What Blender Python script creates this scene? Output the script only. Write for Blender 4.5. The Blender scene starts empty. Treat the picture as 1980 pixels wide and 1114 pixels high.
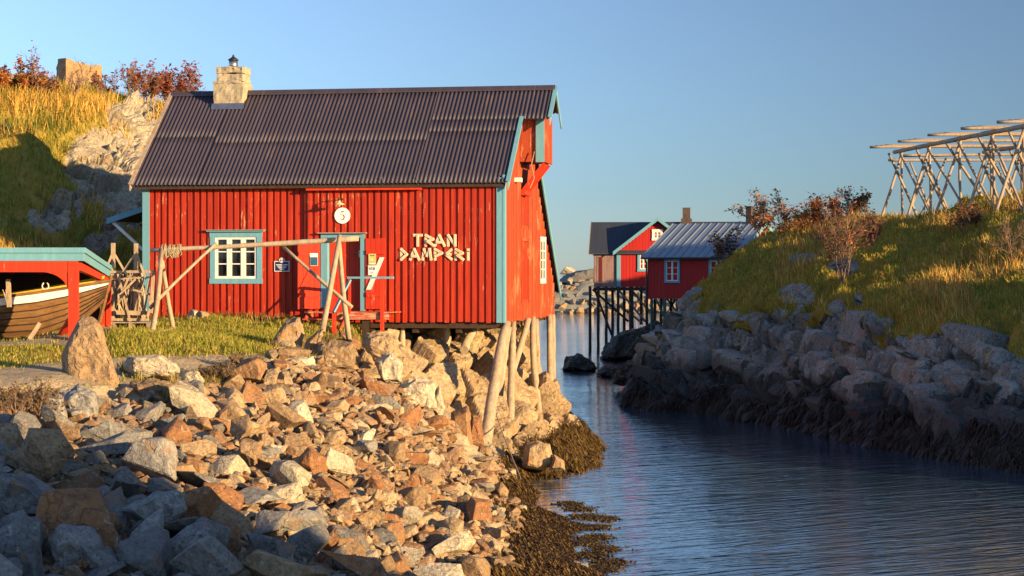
import bpy, bmesh, math, random
import numpy as np
from mathutils import Vector, Matrix, noise as mnoise

random.seed(7)
RNG = np.random.default_rng(11)
SC = bpy.context.scene
COL = SC.collection
rad = math.radians

# ------------------------------------------------------------------ camera, sky, sun, exposure
F, CX, HY, CZ = 3600.0, 990.0, 528.0, 5.5          # focal length in photo pixels, eye 5.5 m above the water
cam = bpy.data.cameras.new('camera')
cam.sensor_width = 36.0
cam.lens = F / 1980.0 * 36.0
cam.shift_y = -(557.0 - HY) / 1980.0
cam.clip_start, cam.clip_end = 0.5, 20000.0
cam_o = bpy.data.objects.new('camera', cam)
COL.objects.link(cam_o)
cam_o.location = (0, 0, CZ)
cam_o.rotation_euler = (math.pi / 2, 0, 0)
SC.camera = cam_o

SUN_AZ, SUN_EL = 52.0, 9.2                          # degrees right of straight behind the camera
sun_dir = Vector((math.sin(rad(SUN_AZ)) * math.cos(rad(SUN_EL)), -math.cos(rad(SUN_AZ)) * math.cos(rad(SUN_EL)), math.sin(rad(SUN_EL))))
world = bpy.data.worlds.new('World')
SC.world = world
world.use_nodes = True
wn = world.node_tree
sky = wn.nodes.new('ShaderNodeTexSky')
sky.sky_type = 'NISHITA'
sky.sun_disc = False
sky.sun_elevation = rad(SUN_EL)
sky.sun_rotation = rad(180 - SUN_AZ)
sky.air_density, sky.dust_density, sky.ozone_density = 1.0, 0.05, 5.0
bg = wn.nodes['Background']
bg.inputs[1].default_value = 0.125
hs = wn.nodes.new('ShaderNodeHueSaturation')
hs.inputs['Saturation'].default_value = 0.72
wn.links.new(sky.outputs[0], hs.inputs['Color'])
# the clear autumn sky is deepest at right angles to the sun and pales away from there
tcw = wn.nodes.new('ShaderNodeTexCoord')
dt = wn.nodes.new('ShaderNodeVectorMath')
dt.operation = 'DOT_PRODUCT'
dt.inputs[1].default_value = (math.cos(rad(SUN_AZ - 10)), math.sin(rad(SUN_AZ - 10)), 0.45)
wn.links.new(tcw.outputs['Generated'], dt.inputs[0])
mr = wn.nodes.new('ShaderNodeMapRange')
for k, v in zip((1, 2, 3, 4), (0.28, 1.0, 0.98, 0.31)):
    mr.inputs[k].default_value = v
wn.links.new(dt.outputs['Value'], mr.inputs[0])
mm = wn.nodes.new('ShaderNodeMix')
mm.data_type, mm.blend_type = 'RGBA', 'MULTIPLY'
mm.inputs[0].default_value = 1.0
wn.links.new(hs.outputs[0], mm.inputs[6])
wn.links.new(mr.outputs[0], mm.inputs[7])
m2 = wn.nodes.new('ShaderNodeMix')
m2.data_type, m2.blend_type = 'RGBA', 'MULTIPLY'
m2.inputs[0].default_value = 1.0
m2.inputs[7].default_value = (0.88, 0.97, 1.10, 1)
wn.links.new(mm.outputs[2], m2.inputs[6])
wn.links.new(m2.outputs[2], bg.inputs[0])
sl = bpy.data.lights.new('sun', 'SUN')
sl.energy = 5.0
sl.angle = rad(0.5)
sl.color = (1.0, 0.70, 0.35)
so = bpy.data.objects.new('sun', sl)
COL.objects.link(so)
so.rotation_euler = sun_dir.to_track_quat('Z', 'Y').to_euler()
so.location = (30, -30, 40)
vs = SC.view_settings
vs.view_transform, vs.look, vs.gamma, vs.use_curve_mapping = 'Standard', 'None', 1.0, False
vs.exposure = 1.28
SC.cycles.max_bounces = 5
SC.cycles.diffuse_bounces = 2
SC.cycles.transparent_max_bounces = 6


def P(px, py, d):
    """the point at photo pixel (px, py) standing d metres in front of the camera"""
    return Vector(((px - CX) / F * d, d, CZ - (py - HY) / F * d))


# ------------------------------------------------------------------ materials
MATS = {}


class NT:
    def __init__(s, name):
        s.m = bpy.data.materials.new(name)
        s.m.use_nodes = True
        s.t = s.m.node_tree
        s.b = s.t.nodes['Principled BSDF']

    def n(s, kind, **kw):
        nd = s.t.nodes.new('ShaderNode' + kind)
        for k, v in kw.items():
            if k.startswith('i_'):
                key = k[2:]
                nd.inputs[int(key) if key.isdigit() else key].default_value = v
            else:
                setattr(nd, k, v)
        return nd

    def l(s, a, b):
        s.t.links.new(a, b)

    def coord(s, scale=(1, 1, 1), rot=(0, 0, 0), out='Object'):
        tc = s.n('TexCoord')
        mp = s.n('Mapping')
        mp.inputs['Scale'].default_value = scale
        mp.inputs['Rotation'].default_value = rot
        s.l(tc.outputs[out], mp.inputs[0])
        return mp.outputs[0]

    def noise(s, vec, scale, detail=4, rough=0.6, dist=0.0):
        nd = s.n('TexNoise')
        nd.inputs['Scale'].default_value = scale
        nd.inputs['Detail'].default_value = detail
        nd.inputs['Roughness'].default_value = rough
        nd.inputs['Distortion'].default_value = dist
        s.l(vec, nd.inputs['Vector'])
        return nd.outputs['Fac']

    def ramp(s, fac, stops, interp='LINEAR'):
        nd = s.n('ValToRGB')
        cr = nd.color_ramp
        cr.interpolation = interp
        while len(cr.elements) < len(stops):
            cr.elements.new(0.5)
        for e, (p, c) in zip(cr.elements, stops):
            e.position = p
            e.color = (c, c, c, 1) if isinstance(c, (int, float)) else (*c, 1)
        s.l(fac, nd.inputs[0])
        return nd.outputs[0]

    def mix(s, fac, a, b, mode='MIX'):
        nd = s.n('Mix', data_type='RGBA', blend_type=mode)
        for sock, v in ((nd.inputs['Factor'], fac), (nd.inputs['A'], a), (nd.inputs['B'], b)):
            pass
        for idx, v in ((0, fac), (6, a), (7, b)):
            if isinstance(v, (int, float)):
                nd.inputs[idx].default_value = v if idx == 0 else (v, v, v, 1)
            elif isinstance(v, tuple):
                nd.inputs[idx].default_value = (*v, 1)
            else:
                s.l(v, nd.inputs[idx])
        return nd.outputs[2]

    def math(s, op, a, b=0.0, c=0.0, clamp=False):
        nd = s.n('Math', operation=op, use_clamp=clamp)
        for i, v in enumerate((a, b, c)):
            if isinstance(v, (int, float)):
                nd.inputs[i].default_value = v
            else:
                s.l(v, nd.inputs[i])
        return nd.outputs[0]

    def bump(s, h, strength=0.3, dist=0.02, prev=None):
        nd = s.n('Bump')
        nd.inputs['Strength'].default_value = strength
        nd.inputs['Distance'].default_value = dist
        s.l(h, nd.inputs['Height'])
        if prev is not None:
            s.l(prev, nd.inputs['Normal'])
        return nd.outputs[0]

    def done(s, col=None, rough=0.7, normal=None, spec=0.3, metal=0.0):
        if col is not None:
            if isinstance(col, tuple):
                s.b.inputs['Base Color'].default_value = (*col, 1)
            else:
                s.l(col, s.b.inputs['Base Color'])
        if isinstance(rough, (int, float)):
            s.b.inputs['Roughness'].default_value = rough
        else:
            s.l(rough, s.b.inputs['Roughness'])
        s.b.inputs['Specular IOR Level'].default_value = spec
        s.b.inputs['Metallic'].default_value = metal
        if normal is not None:
            s.l(normal, s.b.inputs['Normal'])
        return s.m


def paint(name, base, dark, worn, worn_amt=0.62, grain=(14, 14, 0.9), tint=0.75):
    """old paint on boards: board-to-board tone, streaks along the grain and flaked spots showing wood"""
    t = NT(name)
    v = t.coord()
    vg = t.coord(grain)
    board = t.noise(t.coord((grain[0] * .35, grain[1] * .35, 0.03)), 1.0, 1)
    streak = t.noise(vg, 1.0, 5, 0.65)
    c = t.mix(t.ramp(streak, [(0.3, 0.0), (0.72, 1.0)]), base, dark)
    c = t.mix(t.math('MULTIPLY', t.ramp(board, [(0.35, 0.0), (0.65, 1.0)]), tint), c, dark)
    fl = t.noise(t.coord((grain[0] * .9, grain[1] * .9, grain[2] * 2.2)), 1.0, 6, 0.75)
    big = t.noise(v, 0.7, 2)
    m = t.ramp(t.math('ADD', fl, t.math('MULTIPLY', t.math('SUBTRACT', big, 0.5), 0.5)), [(worn_amt, 0.0), (worn_amt + .05, 1.0)])
    c = t.mix(m, c, worn)
    n = t.bump(streak, 0.35, 0.012)
    return t.done(c, 0.62, n, 0.25)


def wood(name, a, b, grain=(9, 9, 1.2), bump=0.5, c3=None):
    t = NT(name)
    g = t.noise(t.coord(grain), 1.0, 6, 0.7, 0.4)
    c = t.mix(t.ramp(g, [(0.3, 0.0), (0.7, 1.0)]), a, b)
    k = t.noise(t.coord(), 2.3, 3)
    c = t.mix(t.ramp(k, [(0.55, 0.0), (0.72, 0.7)]), c, c3 or tuple(x * 0.45 for x in a))
    return t.done(c, 0.8, t.bump(g, bump, 0.015), 0.15)


def plain(name, col, rough=0.6, metal=0.0, spec=0.3, var=0.25):
    t = NT(name)
    k = t.noise(t.coord(), 6.0, 4)
    c = t.mix(t.ramp(k, [(0.35, 0.0), (0.7, 1.0)]), col, tuple(x * (1 - var) for x in col))
    return t.done(c, rough, t.bump(k, 0.15, 0.01), spec, metal)


M = {}
M['red'] = paint('red_paint', (0.53, 0.047, 0.012), (0.27, 0.020, 0.008), (0.54, 0.24, 0.12), 0.63)
M['red_gable'] = paint('weathered_red_paint', (0.42, 0.082, 0.028), (0.26, 0.040, 0.014), (0.50, 0.24, 0.10), 0.60, (20, 20, 1.0))
M['red_door'] = paint('door_red_paint', (0.62, 0.048, 0.014), (0.46, 0.03, 0.011), (0.58, 0.33, 0.20), 0.66)
M['red_far'] = paint('deep_red_paint', (0.46, 0.022, 0.016), (0.36, 0.017, 0.013), (0.42, 0.12, 0.08), 0.8, (9, 9, .6))
M['red_worn'] = paint('worn_red_step_paint', (0.50, 0.05, 0.018), (0.36, 0.07, 0.03), (0.46, 0.31, 0.19), 0.50, (3, 14, 14))
M['maroon'] = paint('maroon_paint', (0.13, 0.014, 0.012), (0.09, 0.01, 0.01), (0.2, 0.08, 0.05), 0.8)
M['blue'] = paint('blue_trim_paint', (0.155, 0.36, 0.43), (0.12, 0.28, 0.34), (0.42, 0.42, 0.36), 0.72, (12, 12, 3))
M['white'] = paint('white_paint', (0.78, 0.76, 0.69), (0.66, 0.63, 0.56), (0.45, 0.38, 0.28), 0.74)
M['log'] = wood('weathered_log', (0.47, 0.37, 0.26), (0.30, 0.22, 0.145), (9, 9, 2))
M['pale_log'] = wood('pale_barked_log', (0.43, 0.33, 0.225), (0.25, 0.175, 0.11), (11, 11, 1.6))
M['grey_wood'] = wood('grey_boards', (0.33, 0.27, 0.23), (0.2, 0.155, 0.13), (14, 14, 1))
M['wing_boards'] = wood('red_grey_boards', (0.31, 0.205, 0.175), (0.20, 0.115, 0.095), (14, 14, 1))
M['dark_wood'] = wood('tarred_wood', (0.07, 0.045, 0.03), (0.035, 0.022, 0.016))
M['hull'] = wood('oiled_hull_planks', (0.235, 0.125, 0.05), (0.11, 0.052, 0.02), (1.2, 9, 9))
M['green_post'] = wood('green_posts', (0.07, 0.13, 0.10), (0.045, 0.085, 0.07))
M['black'] = plain('black_iron', (0.02, 0.02, 0.022), 0.5)
M['concrete'] = None
M['steel'] = plain('galvanised_steel', (0.42, 0.43, 0.44), 0.35, 0.9)
M['rope'] = wood('hemp_rope', (0.42, 0.33, 0.2), (0.24, 0.18, 0.1), (30, 30, 30))
M['slate_blue'] = plain('dark_blue_enamel', (0.022, 0.028, 0.085), 0.35)
M['teal_sign'] = plain('teal_card', (0.02, 0.085, 0.14), 0.5)
M['paper'] = plain('paper', (0.8, 0.79, 0.74), 0.7, var=.06)
M['yellow_card'] = plain('yellow_card', (0.58, 0.55, 0.16), 0.7, var=.2)
M['yellow_paint'] = plain('ochre_paint', (0.62, 0.38, 0.05), 0.5)
M['letter_wood'] = wood('driftwood_letters', (0.72, 0.55, 0.38), (0.56, 0.38, 0.23), (8, 8, 8), c3=(.5, .3, .16))
M['tarp'] = wood('rusty_red_boards', (0.34, 0.10, 0.045), (0.2, 0.06, 0.03), (1, 9, 9))
M['lamp_cream'] = plain('cream_enamel', (0.62, 0.5, 0.22), 0.3)
M['sign_red'] = plain('red_print', (0.16, 0.02, 0.02), 0.6)


def m_glass():
    t = NT('window_glass')
    k = t.noise(t.coord(), 1.7, 2)
    return t.done((0.012, 0.014, 0.016), 0.06, t.bump(k, 0.08, 0.05), 0.6)


M['glass'] = m_glass()


def m_concrete():
    t = NT('lichened_concrete')
    v = t.coord()
    a = t.noise(v, 3.0, 6, 0.7)
    c = t.mix(t.ramp(a, [(0.3, 0.0), (0.7, 1.0)]), (0.42, 0.35, 0.235), (0.27, 0.225, 0.155))
    s = t.noise(t.coord((7, 7, 0.7)), 1.0, 4)
    c = t.mix(t.ramp(s, [(0.55, 0.0), (0.75, 0.6)]), c, (0.13, 0.105, 0.075))
    l = t.noise(v, 14, 3)
    c = t.mix(t.ramp(l, [(0.62, 0.0), (0.68, 0.7)]), c, (0.5, 0.45, 0.3))
    return t.done(c, 0.9, t.bump(a, 0.6, 0.04), 0.1)


M['concrete'] = m_concrete()


def m_corrugated(name, col, dark, rust, rust_at=0.56, lo=0.5):
    t = NT(name)
    v = t.coord()
    a = t.noise(t.coord((5, 0.35, 0.35)), 1.0, 5, 0.65)
    c = t.mix(t.ramp(a, [(0.3, 0.0), (0.7, 1.0)]), col, dark)
    r = t.noise(t.coord((9, 0.5, 0.5)), 1.0, 6, 0.75)
    big = t.noise(v, 0.5, 3)
    f = t.ramp(t.math('ADD', r, t.math('MULTIPLY', t.math('SUBTRACT', big, 0.5), 0.55)), [(rust_at, 0.0), (rust_at + .12, 1.0)])
    c = t.mix(t.math('MULTIPLY', f, 0.8), c, rust)
    sp = t.noise(v, 9.0, 5, 0.8)
    c = t.mix(t.ramp(sp, [(0.70, 0.0), (0.73, 0.8)]), c, (0.36, 0.33, 0.30))
    return t.done(c, t.ramp(a, [(0.3, lo), (0.7, lo + .18)]), t.bump(a, 0.1, 0.01), 0.4, 0.0)


M['roof'] = m_corrugated('rusty_corrugated_iron', (0.060, 0.047, 0.062), (0.036, 0.028, 0.039), (0.11, 0.07, 0.065), 0.60)
M['roof_dark'] = m_corrugated('dark_slate_roof', (0.035, 0.042, 0.058), (0.025, 0.03, 0.042), (0.05, 0.05, 0.06))
M['brick'] = wood('sooty_brick', (0.10, 0.068, 0.055), (0.06, 0.045, 0.04), (7, 7, 7))
M['ruin'] = wood('brown_ruin_stone', (0.36, 0.235, 0.12), (0.23, 0.145, 0.075), (2.5, 2.5, 9))
M['roof_metal'] = m_corrugated('grey_metal_roof', (0.22, 0.26, 0.31), (0.16, 0.195, 0.235), (0.16, 0.15, 0.15), 0.66, 0.42)


def rock_nodes(t, tint_fac, cols, scale=1.0, vec=None, crackle=0.4):
    """shared stone look: tone by stone, veins and bands, lichen dots, rusty stains"""
    v = vec or t.coord()
    a = t.noise(v, 1.6 * scale, 6, 0.65, 0.3)
    c = t.ramp(t.math('ADD', t.math('MULTIPLY', tint_fac, 0.6), t.math('MULTIPLY', a, 0.4)),
               [(0.18 + 0.64 * i / max(1, len(cols) - 1), k) for i, k in enumerate(cols)])
    fine = t.noise(v, 11 * scale, 6, 0.75)
    c = t.mix(t.ramp(fine, [(0.36, 0.8), (0.56, 0.0)]), c, t.mix(0.7, c, (0.05, 0.042, 0.036)))
    mid = t.noise(v, 4.2 * scale, 5, 0.7, 0.8)
    c = t.mix(t.ramp(mid, [(0.36, 0.5), (0.48, 0.0)]), c, t.mix(0.55, c, (0.07, 0.055, 0.045)))
    lich = t.noise(v, 6 * scale, 6, 0.85, 0.8)
    c = t.mix(t.ramp(lich, [(0.57, 0.0), (0.64, 0.8)]), c, t.mix(0.55, c, (0.62, 0.57, 0.45)))
    st = t.noise(v, 2.4 * scale, 4, 0.6, 0.5)
    c = t.mix(t.ramp(st, [(0.56, 0.0), (0.68, 0.6)]), c, (0.31, 0.15, 0.05))
    vo = t.n('TexVoronoi', feature='DISTANCE_TO_EDGE')
    vo.inputs['Scale'].default_value = 1.3 * scale
    wv_ = t.n('VectorMath', operation='ADD')
    nz = t.n('TexNoise')
    nz.inputs['Scale'].default_value = 2.6 * scale
    t.l(v, nz.inputs[0])
    t.l(v, wv_.inputs[0])
    t.l(nz.outputs['Color'], wv_.inputs[1])
    t.l(wv_.outputs[0], vo.inputs['Vector'])
    ck = t.math('MULTIPLY', t.ramp(vo.outputs[0], [(0.0, 1.0), (0.022, 0.0)]), t.ramp(a, [(0.42, 0.0), (0.55, 1.0)]))
    c = t.mix(t.math('MULTIPLY', ck, crackle), c, (0.035, 0.03, 0.026))
    wv = t.n('TexWave')
    wv.inputs['Scale'].default_value = 2.2 * scale
    wv.inputs['Distortion'].default_value = 7
    wv.inputs['Detail'].default_value = 4
    t.l(v, wv.inputs[0])
    n = t.bump(wv.outputs['Fac'], 0.16, 0.03)
    n = t.bump(a, 0.7, 0.12, n)
    n = t.bump(mid, 0.7, 0.06, n)
    n = t.bump(fine, 0.7, 0.03, n)
    n = t.bump(t.math('MULTIPLY', ck, -1.0), 0.6, 0.03, n)
    return c, n


def m_rock(name, cols, attr=False):
    t = NT(name)
    if attr:
        at = t.n('Attribute', attribute_name='tint')
        fac = at.outputs['Fac']
        c, n = rock_nodes(t, fac, cols, vec=t.coord())
    else:
        oi = t.n('ObjectInfo')
        fac = oi.outputs['Random']
        tc = t.n('TexCoord')
        ad = t.n('VectorMath', operation='ADD')
        t.l(tc.outputs['Object'], ad.inputs[0])
        off = t.n('VectorMath', operation='SCALE')
        off.inputs[0].default_value = (37, 19, 53)
        t.l(fac, off.inputs['Scale'])
        t.l(off.outputs[0], ad.inputs[1])
        c, n = rock_nodes(t, fac, cols, vec=ad.outputs[0])
    return t.done(c, 0.85, n, 0.2)


M['rock_grey'] = m_rock('grey_stone', [(0.15, 0.145, 0.135), (0.24, 0.225, 0.20), (0.32, 0.30, 0.265)])
M['rock_tan'] = m_rock('tan_stone', [(0.26, 0.168, 0.092), (0.37, 0.242, 0.128), (0.45, 0.315, 0.175)])
M['rock_rust'] = m_rock('rust_brown_stone', [(0.22, 0.10, 0.045), (0.33, 0.15, 0.062), (0.33, 0.185, 0.09)])
M['rock_pale'] = m_rock('pale_stone', [(0.44, 0.36, 0.24), (0.50, 0.42, 0.29), (0.57, 0.49, 0.36)])
M['rock_dark'] = m_rock('wet_dark_stone', [(0.035, 0.03, 0.026), (0.05, 0.042, 0.036), (0.06, 0.052, 0.045)])
M['rock_mix'] = m_rock('mixed_rubble_stone', [(0.15, 0.135, 0.115), (0.23, 0.18, 0.125), (0.28, 0.14, 0.065), (0.35, 0.25, 0.145), (0.45, 0.345, 0.21)], True)


def m_terrain(name, rock_cols, grass_cols, weed_cols, gravel=(0.46, 0.36, 0.235), crackle=0.5):
    """ground: bare rock where the mask is empty, else turf, seaweed or gravel (mask channels R, G, B)"""
    t = NT(name)
    v = t.coord()
    at = t.n('Attribute', attribute_name='mask')
    wt = t.n('Attribute', attribute_name='wet')
    sp = t.n('SeparateColor')
    t.l(at.outputs['Color'], sp.inputs[0])
    tn = t.n('Attribute', attribute_name='tint')
    c, n = rock_nodes(t, tn.outputs['Fac'], rock_cols, 1.0, v, crackle)
    # yellow lichen on rock
    ly = t.noise(v, 1.1, 5, 0.7)
    c = t.mix(t.ramp(ly, [(0.60, 0.0), (0.67, 0.65)]), c, (0.36, 0.24, 0.05))
    # black tidal film on the rock the sea reaches; under rubble, painted gap shade
    c = t.mix(t.math('MULTIPLY', wt.outputs['Fac'], 0.74), c, (0.022, 0.023, 0.026))
    fz = t.noise(v, 3.0, 5, 0.75)
    fzz = t.math('MULTIPLY', t.math('SUBTRACT', fz, 0.5), 1.1)

    def edge(sock):
        return t.ramp(t.math('ADD', sock, fzz), [(0.42, 0.0), (0.58, 1.0)])
    g1 = t.noise(v, 0.55, 4, 0.6)
    g2 = t.noise(v, 3.2, 6, 0.8)
    gc = t.ramp(t.math('ADD', t.math('MULTIPLY', g1, 0.45), t.math('MULTIPLY', g2, 0.55)), [(0.3 + 0.4 * i / (len(grass_cols) - 1), k) for i, k in enumerate(grass_cols)])
    c = t.mix(edge(sp.outputs[0]), c, gc)
    w1 = t.noise(v, 4.0, 5, 0.7)
    wc = t.ramp(w1, [(0.35 + 0.3 * i / (len(weed_cols) - 1), k) for i, k in enumerate(weed_cols)])
    c = t.mix(edge(sp.outputs[1]), c, wc)
    gv = t.noise(v, 16.0, 4, 0.8)
    vc = t.ramp(gv, [(0.35, tuple(x * 0.6 for x in gravel)), (0.65, gravel)])
    c = t.mix(edge(sp.outputs[2]), c, vc)
    n = t.bump(g2, 0.5, 0.06, n)
    n = t.bump(gv, 0.6, 0.03, n)
    return t.done(c, 0.9, n, 0.12)


GRASS_L = [(0.12, 0.11, 0.02), (0.20, 0.18, 0.03), (0.32, 0.21, 0.04), (0.42, 0.25, 0.05)]
GRASS_R = [(0.07, 0.07, 0.016), (0.17, 0.15, 0.024), (0.32, 0.22, 0.04), (0.30, 0.15, 0.035)]
M['terrain_left'] = m_terrain('bank_ground', [(0.24, 0.20, 0.145), (0.38, 0.32, 0.225), (0.48, 0.41, 0.29)], GRASS_L, [(0.05, 0.033, 0.014), (0.10, 0.065, 0.024)])
M['terrain_right'] = m_terrain('rocky_hill_ground', [(0.12, 0.125, 0.115), (0.25, 0.258, 0.228), (0.38, 0.385, 0.34)], GRASS_R, [(0.022, 0.016, 0.013), (0.045, 0.032, 0.024)], crackle=0.9)
M['bedrock'] = m_terrain('ochre_bedrock', [(0.31, 0.215, 0.12), (0.42, 0.295, 0.165), (0.50, 0.37, 0.22)], GRASS_L, [(0.05, 0.033, 0.014), (0.11, 0.07, 0.024)])


def m_leafy(name, rough=0.7, trans=0.35):
    """blades, leaves and weed strands: colour from the 'col' attribute, some light passing through"""
    t = NT(name)
    at = t.n('Attribute', attribute_name='col')
    t.l(at.outputs['Color'], t.b.inputs['Base Color'])
    t.b.inputs['Roughness'].default_value = rough
    t.b.inputs['Specular IOR Level'].default_value = 0.15
    tr = t.n('BsdfTranslucent')
    t.l(at.outputs['Color'], tr.inputs[0])
    mx = t.n('MixShader')
    mx.inputs[0].default_value = trans
    out = t.t.nodes['Material Output']
    t.l(t.b.outputs[0], mx.inputs[1])
    t.l(tr.outputs[0], mx.inputs[2])
    t.l(mx.outputs[0], out.inputs[0])
    return t.m


M['blade'] = m_leafy('grass_blades')
M['leaf'] = m_leafy('autumn_leaves', 0.6, 0.4)
M['weed'] = m_leafy('bladder_wrack', 0.45, 0.08)
M['twig'] = wood('twig_bark', (0.24, 0.16, 0.11), (0.14, 0.09, 0.06), (20, 20, 5))


def m_water():
    t = NT('sea_water')
    t.b.inputs['IOR'].default_value = 1.7
    def crest(ang, sx, sy, detail, dist):
        r0 = t.coord((1, 1, 1), (0, 0, rad(-ang)))
        mp = t.n('Mapping')
        mp.inputs['Scale'].default_value = (sx, sy, 1)
        t.l(r0, mp.inputs[0])
        return t.noise(mp.outputs[0], 1.0, detail, 0.5, dist)
    a = crest(30, 0.5, 2.7, 2, 0.9)
    b = crest(14, 1.6, 7.5, 3, 0.6)
    big = t.noise(t.coord((0.05, 0.12, 1)), 1.0, 2)
    pm = t.ramp(t.noise(t.coord((0.09, 0.05, 1)), 1.0, 2), [(0.35, 0.35), (0.65, 1.0)])
    a = t.math('MULTIPLY', a, pm)
    b = t.math('MULTIPLY', b, pm)
    n = t.bump(a, 1.0, 0.06)
    n = t.bump(b, 1.0, 0.016, n)
    n = t.bump(big, 0.5, 0.12, n)
    t.b.inputs['Coat Weight'].default_value = 1.0
    t.b.inputs['Coat Roughness'].default_value = 0.04
    t.l(n, t.b.inputs['Coat Normal'])
    return t.done((0.030, 0.085, 0.140), 0.06, n, 1.0)


M['water'] = m_water()

# ------------------------------------------------------------------ objects and mesh helpers
def tag(o, label=None, cat=None, group=None, kind=None):
    for k, v in (('label', label), ('category', cat), ('group', group), ('kind', kind)):
        if v:
            o[k] = v
    return o


XF = {}                                    # world matrix of each root, known before the depsgraph is


def thing(name, label, cat, loc=(0, 0, 0), rotz=0.0, group=None):
    o = bpy.data.objects.new(name, None)
    o.empty_display_size = 0.2
    COL.objects.link(o)
    o.location = loc
    o.rotation_euler = (0, 0, rotz)
    XF[o.name] = Matrix.Translation(Vector(loc)) @ Matrix.Rotation(rotz, 4, 'Z')
    return tag(o, label, cat, group)


def np_mesh(name, verts, faces, mat, smooth=False, attrs=None):
    """fast mesh from arrays; faces is a list of (k, array of shape (n, k))"""
    me = bpy.data.meshes.new(name)
    verts = np.asarray(verts, np.float32)
    me.vertices.add(len(verts))
    me.vertices.foreach_set('co', verts.ravel())
    loops = np.concatenate([f.ravel() for _, f in faces]).astype(np.int32)
    tot = np.concatenate([np.full(len(f), k, np.int32) for k, f in faces])
    start = np.concatenate([[0], np.cumsum(tot)[:-1]]).astype(np.int32)
    me.loops.add(len(loops))
    me.loops.foreach_set('vertex_index', loops)
    me.polygons.add(len(tot))
    me.polygons.foreach_set('loop_start', start)
    me.polygons.foreach_set('loop_total', tot)
    me.polygons.foreach_set('use_smooth', np.full(len(tot), smooth, bool))
    me.update(calc_edges=True)
    for k, (kind, arr) in (attrs or {}).items():
        a = me.attributes.new(k, kind, 'POINT')
        a.data.foreach_set('color' if kind == 'FLOAT_COLOR' else 'value', np.asarray(arr, np.float32).ravel())
    me.materials.append(mat)
    return me


def link(name, me, parent=None, loc=None):
    o = bpy.data.objects.new(name, me)
    COL.objects.link(o)
    if parent is not None:
        o.parent = parent
        XF[o.name] = XF[parent.name]
    if loc is not None:
        o.location = loc
    return o


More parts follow.
